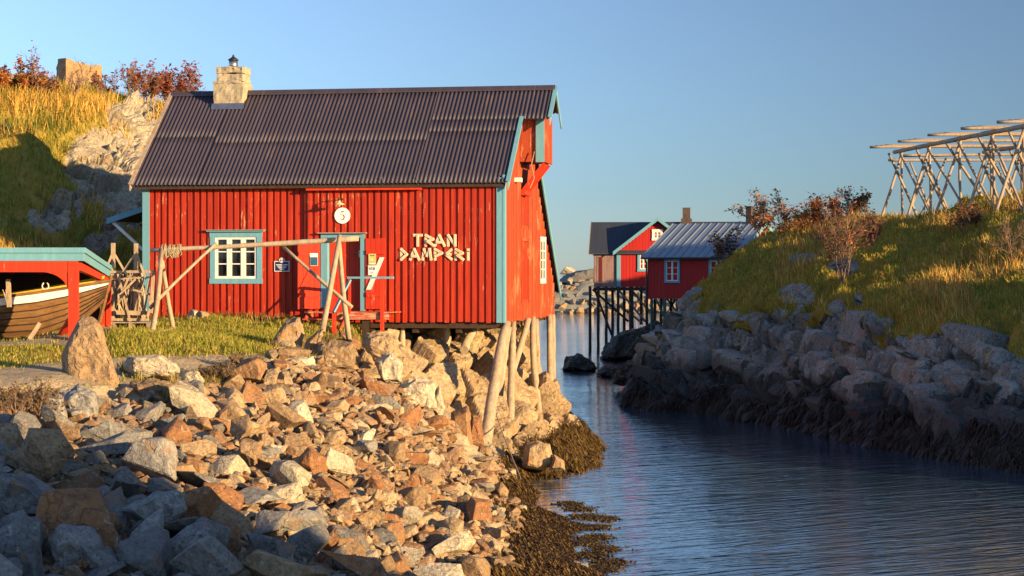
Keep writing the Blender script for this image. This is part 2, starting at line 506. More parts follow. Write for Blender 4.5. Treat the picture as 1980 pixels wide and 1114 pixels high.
class MB:
    """collects simple solids, then links them as one mesh object"""

    def __init__(s):
        s.v, s.f = [], []

    def add(s, vs_, fs_):
        k = len(s.v)
        s.v += [Vector(x) for x in vs_]
        s.f += [[i + k for i in f] for f in fs_]

    def box(s, x0, x1, y0, y1, z0, z1):
        s.add([(x0, y0, z0), (x1, y0, z0), (x1, y1, z0), (x0, y1, z0), (x0, y0, z1), (x1, y0, z1), (x1, y1, z1), (x0, y1, z1)],
              [(0, 3, 2, 1), (4, 5, 6, 7), (0, 1, 5, 4), (1, 2, 6, 5), (2, 3, 7, 6), (3, 0, 4, 7)])

    def beam(s, a, b, w, h, up=(0, 0, 1)):
        a, b = Vector(a), Vector(b)
        d = (b - a).normalized()
        up = Vector(up)
        if abs(d.dot(up)) > 0.98:
            up = Vector((0, 1, 0)) if abs(d.y) < .9 else Vector((1, 0, 0))
        r = d.cross(up).normalized()
        u = r.cross(d).normalized()
        vs_ = [p + r * sx * w / 2 + u * sz * h / 2 for p in (a, b) for sx, sz in ((-1, -1), (1, -1), (1, 1), (-1, 1))]
        s.add(vs_, [(0, 3, 2, 1)[::-1], (4, 5, 6, 7)[::-1], (0, 1, 5, 4)[::-1], (1, 2, 6, 5)[::-1], (2, 3, 7, 6)[::-1], (3, 0, 4, 7)[::-1]])

    def prism(s, pts, ext):
        """polygon pts (3-D) pushed along ext"""
        n = len(pts)
        e = Vector(ext)
        a = [Vector(p) for p in pts]
        s.add(a + [p + e for p in a], [list(range(n))[::-1], list(range(n, 2 * n))] + [(i, (i + 1) % n, n + (i + 1) % n, n + i) for i in range(n)])

    def tube(s, pts, rads, n=8, cap=True):
        pts = [Vector(p) for p in pts]
        if not hasattr(rads, '__len__'):
            rads = [rads] * len(pts)
        rings, ref = [], Vector((0.31, 0.2, 0.93))
        for i, p in enumerate(pts):
            d = (pts[min(i + 1, len(pts) - 1)] - pts[max(i - 1, 0)]).normalized()
            if abs(d.dot(ref)) > .95:
                ref = Vector((0.9, 0.1, 0.2))
            u = d.cross(ref).normalized()
            w = d.cross(u).normalized()
            rings.append([p + (u * math.cos(2 * math.pi * j / n) + w * math.sin(2 * math.pi * j / n)) * rads[i] for j in range(n)])
        fs_ = []
        for i in range(len(pts) - 1):
            for j in range(n):
                fs_.append((i * n + j, i * n + (j + 1) % n, (i + 1) * n + (j + 1) % n, (i + 1) * n + j))
        if cap:
            fs_ += [list(range(n))[::-1], list(range((len(pts) - 1) * n, len(pts) * n))]
        s.add([v for r in rings for v in r], fs_)

    def log(s, a, b, r0, r1=None, n=8, wob=0.25):
        """a barked pole: tapered, a little bent and knobbly"""
        a, b = Vector(a), Vector(b)
        r1 = r0 * 0.8 if r1 is None else r1
        k = max(4, int((b - a).length / 0.5))
        pts, rs = [], []
        bend = Vector((random.uniform(-1, 1), random.uniform(-1, 1), random.uniform(-1, 1))) * r0 * wob * 2
        for i in range(k + 1):
            t = i / k
            j = Vector((random.uniform(-1, 1), random.uniform(-1, 1), random.uniform(-1, 1))) * r0 * 0.08
            pts.append(a.lerp(b, t) + bend * math.sin(math.pi * t) + j)
            rs.append((r0 + (r1 - r0) * t) * random.uniform(.93, 1.08))
        s.tube(pts, rs, n)

    def lathe(s, c, prof, n=24, axis='Z'):
        c = Vector(c)
        vs_, fs_ = [], []
        for r, h in prof:
            for j in range(n):
                x, y = r * math.cos(2 * math.pi * j / n), r * math.sin(2 * math.pi * j / n)
                vs_.append(c + (Vector((x, y, h)) if axis == 'Z' else Vector((x, h, y)) if axis == 'Y' else Vector((h, x, y))))
        m = len(prof)
        for i in range(m - 1):
            for j in range(n):
                fs_.append((i * n + j, i * n + (j + 1) % n, (i + 1) * n + (j + 1) % n, (i + 1) * n + j))
        fs_ += [list(range(n))[::-1], list(range((m - 1) * n, m * n))]
        s.add(vs_, fs_)

    def build(s, name, mat, parent=None, local=False, smooth=False, loc=None, bevel=0.0):
        me = bpy.data.meshes.new(name)
        off = None
        if parent is not None and not local:
            inv = XF[parent.name].inverted()
            vv = [inv @ v for v in s.v]
        elif parent is None and loc is not None:
            off = Vector(loc)
            vv = [v - off for v in s.v]
        else:
            vv = s.v
        me.from_pydata([tuple(v) for v in vv], [], s.f)
        bm = bmesh.new()
        bm.from_mesh(me)
        bmesh.ops.recalc_face_normals(bm, faces=bm.faces)
        if bevel:
            bmesh.ops.bevel(bm, geom=list(bm.edges), offset=bevel, segments=1, affect='EDGES', clamp_overlap=True)
        bm.to_mesh(me)
        bm.free()
        me.materials.append(mat)
        if smooth:
            for p in me.polygons:
                p.use_smooth = len(p.vertices) == 4
        o = bpy.data.objects.new(name, me)
        COL.objects.link(o)
        if parent is not None:
            o.parent = parent
            XF[o.name] = XF[parent.name]
        elif off is not None:
            o.location = off
        return o


# ------------------------------------------------------------------ numpy noise
def hash3(i, j, k, seed):
    h = (i.astype(np.int64) * 374761393 + j.astype(np.int64) * 668265263 + k.astype(np.int64) * 2147483647 + seed * 1442695041) & 0xFFFFFFFF
    h = ((h ^ (h >> 13)) * 1274126177) & 0xFFFFFFFF
    h = ((h ^ (h >> 16)) * 2246822519) & 0xFFFFFFFF
    return ((h ^ (h >> 15)) & 0xFFFFFF) / float(0xFFFFFF)


def vnoise(p, seed=0):
    f = np.floor(p)
    t = p - f
    t = t * t * (3 - 2 * t)
    i, j, k = f[:, 0], f[:, 1], f[:, 2]
    r = 0
    for a in (0, 1):
        for b in (0, 1):
            for c in (0, 1):
                w = (t[:, 0] if a else 1 - t[:, 0]) * (t[:, 1] if b else 1 - t[:, 1]) * (t[:, 2] if c else 1 - t[:, 2])
                r = r + w * hash3(i + a, j + b, k + c, seed)
    return r


def fbm(p, oct=4, seed=0):
    r, a, s = 0, .5, 0
    for o in range(oct):
        r = r + a * vnoise(p * 2 ** o + o * 17.3, seed + o)
        s += a
        a *= .5
    return r / s


def cells(p, seed):
    f = np.floor(p)
    n = len(p)
    d1, d2 = np.full(n, 9.), np.full(n, 9.)
    best, dl = np.zeros((n, 3)), np.zeros((n, 3))
    for a in (-1, 0, 1):
        for b in (-1, 0, 1):
            for c in (-1, 0, 1):
                i, j, k = f[:, 0] + a, f[:, 1] + b, f[:, 2] + c
                h = np.stack([hash3(i, j, k, seed), hash3(i, j, k, seed + 7), hash3(i, j, k, seed + 13)], 1)
                v = p - (np.stack([i, j, k], 1) + .1 + .8 * h)
                d = np.sqrt((v * v).sum(1))
                m = d < d1
                d2 = np.where(m, d1, np.minimum(d2, d))
                d1 = np.where(m, d, d1)
                best[m], dl[m] = h[m], v[m]
    return d1, d2, best, dl


def rockify(p, scale, rot, seed, tilt=1.1, crack=0.35, cw=0.09, soft=.7):
    """jointed blocks: each cell gets its own height and tilt, with clefts between; about -0.8..0.9"""
    q = (p @ np.array(rot)) / np.array(scale)
    q = q + .25 * (np.stack([fbm(q * .9 + 5, 2, seed), fbm(q * .9 + 31, 2, seed + 3), fbm(q * .9 + 77, 2, seed + 5)], 1) - .5)
    d1, d2, h, dl = cells(q, seed)
    off = (h[:, 0] - .5) + tilt * ((h - .5) * dl).sum(1)
    e = np.clip((d2 - d1) / cw, 0, 1)
    return off * np.clip(e * 3, soft, 1) - crack * (1 - e) ** 2, h[:, 1], e


def blocks(b, s, t, seed, hz=1.0, wx=1.35, ty=1.6):
    """bedded and jointed rock: bed index from b, joints across the strike s and the dip t;
    gives the offset of each block, its ledge lift, a tone per block and the distance to the joints"""
    q = np.stack([s, t, b], 1)
    w = fbm(q * .45, 3, seed) - .5
    w2 = fbm(q * .5 + 40, 3, seed + 1) - .5
    bb = (b + w * 1.5) / hz
    row = np.floor(bb)
    fb = bb - row
    z0 = np.zeros_like(row)
    sh = hash3(row, z0, z0, seed + 2)
    ss = (s + w2 * 1.5) / wx + sh * 7 + .3 * (bb - row)
    ss = ss + .32 * np.sin(ss * 2.1 + sh * 9)
    col = np.floor(ss)
    fs = ss - col
    tt = t / ty + hash3(row, col, z0, seed + 3) * 3
    dep = np.floor(tt)
    ft = tt - dep
    h1, h2, h3 = (hash3(row, col, dep, seed + k) for k in (4, 5, 6))
    off = (h1 - .5) + (h2 - .5) * 1.1 * (fs - .5) + (h3 - .5) * .9 * (fb - .5)
    e = np.minimum(np.minimum(fb, 1 - fb) * hz, np.minimum(np.minimum(fs, 1 - fs) * wx, np.minimum(ft, 1 - ft) * ty * 1.5))
    lift = (np.minimum(1, fb / .42) - fb) * hz
    return off, lift, h2, e


def rotm(ax, ay, az):
    return np.array((Matrix.Rotation(rad(az), 3, 'Z') @ Matrix.Rotation(rad(ay), 3, 'Y') @ Matrix.Rotation(rad(ax), 3, 'X')).transposed())


def tps(pts):
    """thin-plate-like height surface through (x, y, z) points"""
    a = np.array([tuple(p) for p in pts], float)
    xy, z = a[:, :2], a[:, 2]
    n = len(a)

    def k(r):
        return np.where(r > 1e-9, r ** 1.5, 0)
    r = np.linalg.norm(xy[:, None] - xy[None], axis=2)
    A = np.zeros((n + 3, n + 3))
    A[:n, :n] = k(r) + np.eye(n) * 0.15
    A[:n, n] = 1
    A[:n, n + 1:] = xy
    A[n, :n] = 1
    A[n + 1:, :n] = xy.T
    w = np.linalg.solve(A, np.concatenate([z, [0, 0, 0]]))

    def ev(x, y):
        x, y = np.asarray(x, float).ravel(), np.asarray(y, float).ravel()
        out = np.zeros(len(x))
        for i in range(0, len(x), 20000):
            xs = np.stack([x[i:i + 20000], y[i:i + 20000]], 1)
            rr = np.linalg.norm(xs[:, None] - xy[None], axis=2)
            out[i:i + 20000] = k(rr) @ w[:n] + w[n] + xs @ w[n + 1:]
        return out
    return ev


def smooth01(x, a, b):
    t = np.clip((x - a) / (b - a), 0, 1)
    return t * t * (3 - 2 * t)


class Ground:
    """a grid (u, v) -> (x, y) with base height, mask (grass, weed, gravel) and blocky displacement"""

    def __init__(s, U, V, xy):
        s.nu, s.nv = len(U), len(V)
        uu, vv = np.meshgrid(U, V, indexing='ij')
        s.x, s.y = xy(uu.ravel(), vv.ravel())

    def finish(s, name, mat, z, mask, disp_fn, smooth=True, wet=None):
        n2 = (s.nu, s.nv)
        p = np.stack([s.x, s.y, z], 1).reshape(*n2, 3)
        du = np.gradient(p, axis=0)
        dv = np.gradient(p, axis=1)
        nrm = np.cross(du.reshape(-1, 3), dv.reshape(-1, 3))
        nrm /= np.linalg.norm(nrm, axis=1)[:, None] + 1e-9
        nrm[nrm[:, 2] < 0] *= -1
        p = p.reshape(-1, 3)
        p, tint = disp_fn(p, nrm, mask)
        s.p, s.mask = p, mask
        idx = np.arange(s.nu * s.nv).reshape(n2)
        q = np.stack([idx[:-1, :-1], idx[1:, :-1], idx[1:, 1:], idx[:-1, 1:]], -1).reshape(-1, 4)
        a, b = p[q[:, 1]] - p[q[:, 0]], p[q[:, 3]] - p[q[:, 0]]
        if np.cross(a, b)[:, 2].mean() < 0:
            q = q[:, ::-1]
        s.q = q
        s.area = np.linalg.norm(np.cross(p[q[:, 1]] - p[q[:, 0]], p[q[:, 3]] - p[q[:, 0]]), axis=1)
        c = np.concatenate([mask, np.ones((len(p), 1))], 1)
        me = np_mesh(name, p, [(4, q)], mat, smooth, {'mask': ('FLOAT_COLOR', c), 'tint': ('FLOAT', tint), 'wet': ('FLOAT', np.zeros(len(p)) if wet is None else wet)})
        s.o = link(name, me)
        tag(s.o, kind='structure')
        return s

    def scatter(s, n, weight):
        """n random points on the mesh, by area times weight (per vertex)"""
        w = weight[s.q].mean(1) * s.area
        if w.sum() <= 0:
            return np.zeros((0, 3))
        f = RNG.choice(len(w), n, p=w / w.sum())
        a, b = RNG.random(n)[:, None], RNG.random(n)[:, None]
        q = s.p[s.q[f]]
        return (q[:, 0] * (1 - a) * (1 - b) + q[:, 1] * a * (1 - b) + q[:, 2] * a * b + q[:, 3] * (1 - a) * b)

    def height(s, x, y):
        """surface height near (x, y)"""
        i = np.argmin((s.p[:, 0] - x) ** 2 + (s.p[:, 1] - y) ** 2)
        return float(s.p[i, 2])


def pix(p):
    """photo pixel of world points (n, 3)"""
    return CX + p[:, 0] / p[:, 1] * F, HY + (CZ - p[:, 2]) / p[:, 1] * F


def seen(p, m=120):
    px, py = pix(p)
    return (p[:, 1] > 5) & (px > -m) & (px < 1980 + m) & (py > -m) & (py < 1114 + m)


def blob(px, py, cx, cy, rx, ry):
    return np.clip(1.5 - ((px - cx) / rx) ** 2 - ((py - cy) / ry) ** 2, 0, 1)


# ------------------------------------------------------------------ left bank: terrace, rubble slope, hill
def Z(px, py, d):
    return P(px, py, d)


L_PTS = [Z(*a) for a in [
    (285, 622, 56), (450, 620, 55.5), (575, 628, 55), (230, 650, 48), (400, 655, 48.5), (520, 660, 48), (230, 690, 42), (400, 690, 43), (520, 690, 43.5),
    (0, 700, 40), (100, 700, 40.5), (0, 740, 35.7), (100, 740, 36), (140, 640, 46), (0, 660, 46), (205, 634, 50),
    (200, 795, 35.5), (300, 790, 36), (420, 760, 39.5), (520, 740, 42), (620, 700, 46.5), (700, 675, 50), (760, 690, 49.5), (640, 660, 52), (720, 655, 54),
    (0, 850, 31.5), (150, 900, 30.5), (300, 900, 31.5), (450, 880, 34), (600, 850, 37.5), (750, 820, 41.5), (850, 838, 45.5),
    (0, 1000, 26.5), (0, 1114, 24), (200, 1114, 24.5), (300, 1000, 28.5), (450, 1114, 26.5), (600, 1000, 31), (650, 1114, 28.5), (800, 1114, 30), (750, 950, 36),
    (900, 950, 39.5), (950, 928, 45), (1150, 1114, 33.8), (1000, 1114, 32), (1100, 1020, 40.2), (1000, 1000, 40), (1045, 950, 46.9), (950, 945, 43.5),
    (250, 480, 62.5), (225, 560, 59), (100, 480, 61), (0, 480, 60), (215, 618, 55), (0, 400, 62.5), (40, 265, 65), (150, 350, 65), (215, 400, 64), (265, 420, 63.5),
    (150, 240, 68), (240, 228, 70), (300, 260, 71), (0, 250, 66), (0, 185, 71), (100, 195, 73), (205, 192, 78), (310, 212, 80), (350, 232, 84), (0, 165, 80), (420, 260, 80)]]
L_PTS += [Vector(a) for a in [(-24, 95, 12.5), (-14, 97, 10), (-7, 95, 8.0), (-6, 75, 5.5), (-8, 64, 5.0), (-4, 58, 3.3), (0, 78, 1), (3, 80, -1), (0, 62, 1.5), (3.2, 35, -.9), (3.8, 45, -1.0),
                              (2.6, 48, -.6), (3.0, 58, -.8), (4, 70, -1.2), (-26, 60, 8.0), (-26, 45, 4.6), (-20, 35, 4), (-16, 26, 3), (-12, 21, 2.0), (-5, 22, .9), (1, 24, 0), (4, 25, -1), (-30, 80, 13.5)]]
left_h = tps(L_PTS)


def grade(*segs):
    return np.unique(np.concatenate([np.arange(a, b, st) for a, b, st in segs]))


GL = Ground(grade((-28, -20, .22), (-20, -8, .1), (-8, 4.4, .2)), grade((21, 48, .2), (48, 74, .11), (74, 98, .3)), lambda u, v: (u, v))
zl = left_h(GL.x, GL.y)
pl = np.stack([GL.x, GL.y, zl], 1)
ppx, ppy = pix(pl)
far = GL.y > 51
n_lo = fbm(pl * .35, 4, 3)
rockm = np.zeros(len(pl))
for (a, b, c, d_) in [(205, 320, 75, 75), (285, 290, 40, 60), (255, 400, 40, 40), (115, 405, 26, 26), (150, 395, 10, 22), (75, 425, 22, 16), (255, 222, 48, 22), (15, 243, 14, 10), (185, 470, 24, 22), (215, 430, 16, 40), (110, 440, 26, 12)]:
    rockm = np.maximum(rockm, blob(ppx, ppy, a, b, c, d_))
rockm = rockm * far
slope_line = np.interp(ppx, [-200, 0, 100, 180, 240, 340, 520, 560, 700, 760, 1100], [742, 742, 742, 742, 732, 735, 690, 668, 652, 640, 640])
zl = np.where((GL.x > -3.4) & (GL.y > 55), np.minimum(zl, 3.2 - 1.3 * (GL.x + 3.4) - .25 * (GL.y - 55)), zl)
_cov = smooth01(GL.x, -4.6, -3.9) * smooth01(GL.y, 46.6, 47.4)
zl = zl - .9 * _cov * (GL.y < 56)
rub = smooth01(ppy, slope_line - 3, slope_line + 12) * (GL.y < 54.2)
path_top = np.interp(ppx, [-200, 0, 120, 230, 520, 560], [712, 712, 700, 692, 684, 680])
path = smooth01(ppy, path_top - 8, path_top + 8) * (1 - rub) * (ppx < 570) * (GL.y < 50)
weed_l = smooth01(-zl - (fbm(pl * .9, 3, 6) - .5) * .5, -.55, -.3) * rub
mask = np.stack([np.clip(1 - np.maximum(np.maximum(rockm * 1.3, rub), path), 0, 1), weed_l, np.clip(path + rub * .8 - weed_l, 0, 1)], 1)
under = (GL.x > -10.6) & (GL.y > 54.4) & (GL.y < 66)
shed = (GL.x < -9.9) & (GL.y > 43.2) & (GL.y < 50.6)
mask[shed, 0] *= .25
mask[shed, 2] = .8
mask[under, 0] = 0
mask[under, 2] = 1


def disp_left(p, nrm, m):
    rk, h, e = rockify(p, (1.8, 1.1, .9), rotm(10, -35, 20), 21, 1.5, .5)
    rk2, h2, _ = rockify(p, (.55, .45, .35), rotm(10, -35, 20), 22, 1.4, .4, .14)
    r = np.clip(1 - m[:, 0] - m[:, 2] - m[:, 1], 0, 1)
    d = r * (.6 * rk + .24 * rk2)
    lump = (fbm(p * .8, 4, 5) - .5) * .9 + (fbm(p * 2.4, 3, 9) - .5) * .35
    g = m[:, 0] * smooth01(p[:, 1], 51, 55)
    d = d + g * lump + (fbm(p * 1.2, 3, 8) - .5) * .12 * (1 - r)
    d[under] = 0
    p = p + nrm * d[:, None]
    return p, np.clip(.5 + .5 * (h - .5) + .2 * (h2 - .5), 0, 1)


GL.finish('terrain', M['terrain_left'], zl, mask, disp_left, False, rub * .6 * (1 - weed_l))  # rubble ground darkened here to paint shade into the gaps between rocks

# ------------------------------------------------------------------ jointed bedrock knoll that carries the seaward end of the house
B_PTS = [Z(*a) for a in [
    (700, 655, 55), (760, 655, 54.6), (800, 658, 55), (860, 650, 57), (940, 650, 58), (1000, 640, 61), (900, 700, 55), (870, 760, 53.3), (940, 800, 53.6), (985, 805, 54), (1040, 782, 57), (1070, 790, 60),
    (1032, 692, 60), (1053, 742, 60), (800, 720, 51.5), (860, 836, 51.0), (930, 874, 51.6), (990, 890, 51.5), (1165, 885, 56), (1100, 800, 58.5), (1130, 830, 58), (1150, 868, 57), (1090, 925, 50.5),
    (1050, 860, 53), (1010, 935, 48.5), (955, 905, 49.5), (1080, 785, 63), (740, 700, 50.5), (800, 780, 48.5), (800, 802, 46.3), (860, 852, 46.3), (920, 902, 46.3), (965, 938, 46.3)]]
B_PTS += [Vector(a) for a in [(3.4, 62, -.8), (2.4, 67, -.6), (0, 70, .5), (-4, 66, 2.5), (3.5, 54, -.7), (2.6, 48.5, -.8), (1.2, 46, -.6), (-5, 47.5, 2.1), (-6, 52, 2.6), (-6, 58, 3.0), (-6, 66, 3.2), (4.5, 58, -1.2), (4.5, 48, -1.2), (4.5, 68, -1.5)]]
bed_h = tps(B_PTS)
GB = Ground(np.arange(-5.6, 4.2, .04), np.arange(45.4, 66, .045), lambda u, v: (u, v))
zb = bed_h(GB.x, GB.y)
pb = np.stack([GB.x, GB.y, zb], 1)
bx_, by_ = pix(pb)
wd = smooth01(bx_, 985, 1045) * smooth01(-zb, -1.0, -.6)
wd = np.maximum(wd, smooth01(-zb, -.5, -.25) * smooth01(bx_, 930, 960))
mask = np.stack([np.zeros(len(pb)), wd, np.zeros(len(pb))], 1)


def disp_bed(p, nrm, m):
    rk, h, e = rockify(p, (1.6, 1.15, 1.05), rotm(8, 38, 25), 41, .9, 1.0, .14, .5)
    rk2, h2, _ = rockify(p, (.42, .36, .3), rotm(8, 38, 25), 42, .8, .2)
    r = 1 - m[:, 1] * .75
    lump = (fbm(p * 2.2, 4, 15) - .5) * .5
    d = r * (.5 * rk + .06 * rk2 + .1 * (fbm(p * 1.5, 3, 4) - .5)) + m[:, 1] * lump
    low = (p[:, 0] < -3.2)
    d = d - .9 * smooth01(-p[:, 0], 4.4, 5.6) - 1.2 * smooth01(-p[:, 1], -47.0, -45.6)
    p = p + nrm * d[:, None]
    return p, np.clip(.5 + .6 * (h - .5) + .3 * (h2 - .5), 0, 1)


GB.finish('bedrock', M['bedrock'], zb, mask, disp_bed, False)

# ------------------------------------------------------------------ right bank: seaweed apron, jointed cliff, grassy hill
R_PTS = [Z(*a) for a in [
    (1980, 912, 51.6), (1980, 830, 53.5), (1980, 785, 54.6), (1980, 690, 56), (1980, 585, 61), (1980, 450, 68), (1980, 410, 73), (1980, 380, 82),
    (1840, 890, 54.7), (1840, 810, 56.8), (1840, 640, 60), (1850, 560, 67),
    (1700, 868, 58.2), (1700, 793, 60), (1700, 720, 61.5), (1700, 620, 63), (1700, 540, 70), (1700, 470, 78), (1700, 412, 88),
    (1600, 846, 62.3), (1600, 775, 64.2), (1600, 605, 68), (1600, 484, 79),
    (1500, 825, 66.7), (1500, 760, 68.5), (1500, 690, 70), (1500, 595, 72), (1500, 540, 77), (1500, 472, 84), (1530, 462, 90),
    (1400, 805, 71.5), (1400, 755, 73), (1400, 680, 74.5), (1400, 620, 76), (1412, 530, 79.5), (1412, 492, 83), (1440, 470, 85),
    (1340, 797, 73.6), (1340, 745, 75), (1352, 600, 79), (1360, 556, 80.5), (1280, 795, 74.2), (1280, 740, 76), (1285, 655, 80), (1240, 790, 75.6), (1240, 750, 77), (1245, 705, 80),
    (1800, 426, 78), (1900, 385, 86), (1900, 332, 105), (1980, 325, 105), (1830, 372, 101), (1600, 470, 88), (1640, 445, 90)]]
R_PTS += [Vector(a) for a in [(4.9, 82, -.3), (4.6, 80, -.5), (5.2, 90, -.4), (7.0, 92, .8), (8.5, 95, 3.0), (8.3, 88, 4.5), (12, 100, 6.5), (20, 112, 8.5), (35, 110, 12), (45, 90, 9.5), (40, 70, 7.5), (33, 62, 6.6),
                              (25, 51, 8.6), (24.5, 46, 8.0), (24, 42.5, 3.5), (28, 58, 5.8), (20.5, 50, 3.5), (18, 46, -.2), (21, 39, -.3), (13, 50, -1.2), (10, 58, -1.2), (6.5, 70, -1.2), (3.8, 76, -1.2), (3, 84, -1.2), (36, 50, 5), (45, 40, 5), (30, 40, 3.5), (17, 44, -1), (8, 112, 3), (14, 120, 4.5), (30, 125, 7)]]  # off-frame ridge shaped to shade the cliff and let sun onto the hill
right_h = tps(R_PTS)
e1, e2 = np.array((-.34, .94)), np.array((.94, .34))
GR = Ground(grade((-14, -2, .25), (-2, 34, .08), (34, 75, .4)), grade((-3.2, 9, .075), (9, 22, .16), (22, 46, .5)), lambda u, v: (14.2 + e1[0] * u + e2[0] * v, 51.6 + e1[1] * u + e2[1] * v))
zr = right_h(GR.x, GR.y)
far_r = GR.y > 80.5
sil = np.interp(CX + GR.x / GR.y * F, [1180, 1236, 1246, 1296, 1360, 1432, 1488, 1560], [860, 750, 702, 652, 556, 486, 458, 430])
zr = np.where(far_r, np.minimum(zr, CZ - (sil + 6 - HY) / F * GR.y), zr)
pr = np.stack([GR.x, GR.y, zr], 1)
rx_, ry_ = pix(pr)
cl_top = np.interp(rx_, [1200, 1240, 1290, 1340, 1400, 1500, 1600, 1700, 1840, 1980, 2200], [640, 640, 592, 604, 618, 612, 622, 645, 668, 690, 700])
cl_top = cl_top + (fbm(pr * .9, 4, 70) - .5) * 130
weed_top = np.interp(rx_, [1180, 1250, 1400, 1500, 1700, 1980, 2200], [745, 764, 779, 785, 806, 838, 856]) + (fbm(pr * .8, 3, 71) - .5) * 26
near = GR.y < 92
wd = smooth01(ry_, weed_top - 6, weed_top + 6)
gr = 1 - smooth01(ry_, cl_top - 8, cl_top + 8)
for (a, b, c, d_) in [(1540, 568, 34, 22), (1630, 515, 30, 18), (1560, 500, 36, 10), (1880, 350, 60, 14), (1620, 600, 18, 20), (1700, 640, 24, 12), (1470, 620, 24, 16), (1390, 620, 22, 16), (1340, 600, 14, 14), (1660, 580, 10, 14)]:
    gr = gr * (1 - blob(rx_, ry_, a, b, c, d_))
mask = np.stack([gr * (1 - wd), wd, np.zeros(len(pr))], 1)


def disp_right(p, nrm, m):
    R = np.array((Matrix.Rotation(rad(-8), 3, 'Y') @ Matrix.Rotation(rad(-110), 3, 'Z')).transposed())
    s_ = (p[:, 0] - 14.2) * e1[0] + (p[:, 1] - 51.6) * e1[1]
    t_ = (p[:, 0] - 14.2) * e2[0] + (p[:, 1] - 51.6) * e2[1]
    off, lift, h, je = blocks(p[:, 2] - .11 * s_ + .16 * t_, s_, t_, 61)
    gap = np.clip(1 - je / .09, 0, 1)
    o2, lift2, h2, je2 = blocks(p[:, 2] - .2 * s_ + .1 * t_ + 3, s_ + 1.7, t_, 63, .42, .5, .6)
    rk2 = o2 - 1.0 * np.clip(1 - je2 / .06, 0, 1)
    r = np.clip(1 - m[:, 0] - m[:, 1], 0, 1)
    wet = smooth01(-p[:, 2], -1.9, -1.3)
    amp = .85 - .25 * wet
    d = r * (amp * .8 * off - .6 * gap + .17 * rk2)
    lump = (fbm(p * .7, 4, 65) - .5) * 1.3 + (fbm(p * 1.9, 3, 66) - .5) * .7
    bumpy = (fbm(p * 2.0, 4, 67) - .5) * .95
    d = d + m[:, 0] * lump * smooth01(p[:, 2], 2.5, 3.5) + m[:, 1] * bumpy
    band_ = smooth01(ry_, cl_top - 24, cl_top - 2)
    d = d * np.where(r > .3, .3 + .7 * band_, 1)
    lift = lift * band_
    out = np.array((-.80, -.42, .42))
    pull = nrm * (1 - r[:, None]) + out * r[:, None]
    p = p + pull * d[:, None]
    p[:, 2] += r * lift * .85
    t = np.clip(.5 + .6 * (h - .5) + .3 * (h2 - .5), 0, 1)
    return p, t


GR.finish('hill', M['terrain_right'], zr, mask, disp_right, False, smooth01(-zr - (fbm(pr * 1.3, 3, 72) - .5) * 1.2, -2.0, -1.4))

# ------------------------------------------------------------------ sea, far shore, unseen mound added off frame to shade the foreground
m = MB()
m.add([(-4000, -300, 0), (4000, -300, 0), (4000, 9000, 0), (-4000, 9000, 0)], [(0, 1, 2, 3)])
tag(m.build('water', M['water']), kind='structure')

U = np.linspace(-1, 1, 60)
K = Ground(U, U, lambda u, v: (u * 14 + 21.2, v * 14 - 3.0))
rr = np.hypot((K.x - 21.2), (K.y + 3.0))
kp = np.stack([K.x, K.y, 0 * K.x], 1)
zk = 13.5 * np.clip(1 - (rr / 13.2) ** 3.4, -.2, 1) - .8
km = np.stack([smooth01(zk, 2, 4), smooth01(-zk, -1, -.5), 0 * zk], 1)
K.finish('hill', M['terrain_right'], zk, km, lambda p, n, mm: (p + n * ((fbm(p * .6, 4, 90) - .5) * 2.2)[:, None], fbm(p * 2, 2, 91)))

# ------------------------------------------------------------------ the red house
TH = math.atan(.175)
L_, W_, RZ, RY = 10.96, 9.6, 7.02, 3.18
ORG = P(975, 622, 54)
house = thing('wooden_house', 'large red board house with rusty corrugated roof and blue corners, on stilts over the rocks', 'house', ORG, -TH)
HM = XF[house.name]
HI = HM.inverted()
EYE = HI @ Vector((0, 0, CZ))


def H(px, py, y=0.0):
    """house-local point on the plane local y, seen at a photo pixel"""
    q = HI @ P(px, py, 54)
    t = (y - EYE.y) / (q.y - EYE.y)
    return EYE.lerp(q, t) if t <= 1 else EYE + (q - EYE) * t


def HG(px, py, x=0.0):
    """same on a plane of constant local x (the gable end)"""
    q = HI @ P(px, py, 54)
    d = q - EYE
    return EYE + d * ((x - EYE.x) / d.x)


_zt = H(966, 352, -.33).z - .05
EZ = (_zt + .33 * RZ / RY) / (1 + .33 / RY)


def roof_z(y):
    return EZ + (RZ - EZ) * y / RY if y <= RY else RZ - (y - RY) * .93


REZ = roof_z(W_)
# facade: recessed boards, then proud boards (one surface), leaving the doorway and the window open
WX0, WZ0 = H(408, 548).x, H(408, 548).z
WX1, WZ1 = H(507, 449).x, H(507, 449).z
DX0, DZ0 = H(628, 601).x, H(628, 601).z
DX1, DZ1 = H(706, 460).x, H(706, 460).z
SPL = H(591, 500).x                        # right of this the cladding stands 12 cm further out
fac = MB()


def slab(x0, x1, z0, z1, y0, y1):
    """wall piece that leaves out the window and the doorway"""
    cuts = []
    for (a, b, c, d) in ((WX0, WX1, WZ0, WZ1), (DX0, DX1, DZ0, DZ1)):
        if x1 > a + .005 and x0 < b - .005:
            cuts.append((max(a, x0), min(b, x1), c, d))
    if not cuts:
        fac.box(x0, x1, y0, y1, z0, z1)
        return
    a, b, c, d = cuts[0]
    if a > x0 + .01:
        fac.box(x0, a, y0, y1, z0, z1)
    if b < x1 - .01:
        slab(b, x1, z0, z1, y0, y1)
    if c > z0 + .01:
        fac.box(a, b, y0, y1, z0, c)
    if d < z1 - .01:
        fac.box(a, b, y0, y1, d, z1)


def yoff(x):
    return -.10 if x > SPL else 0.0


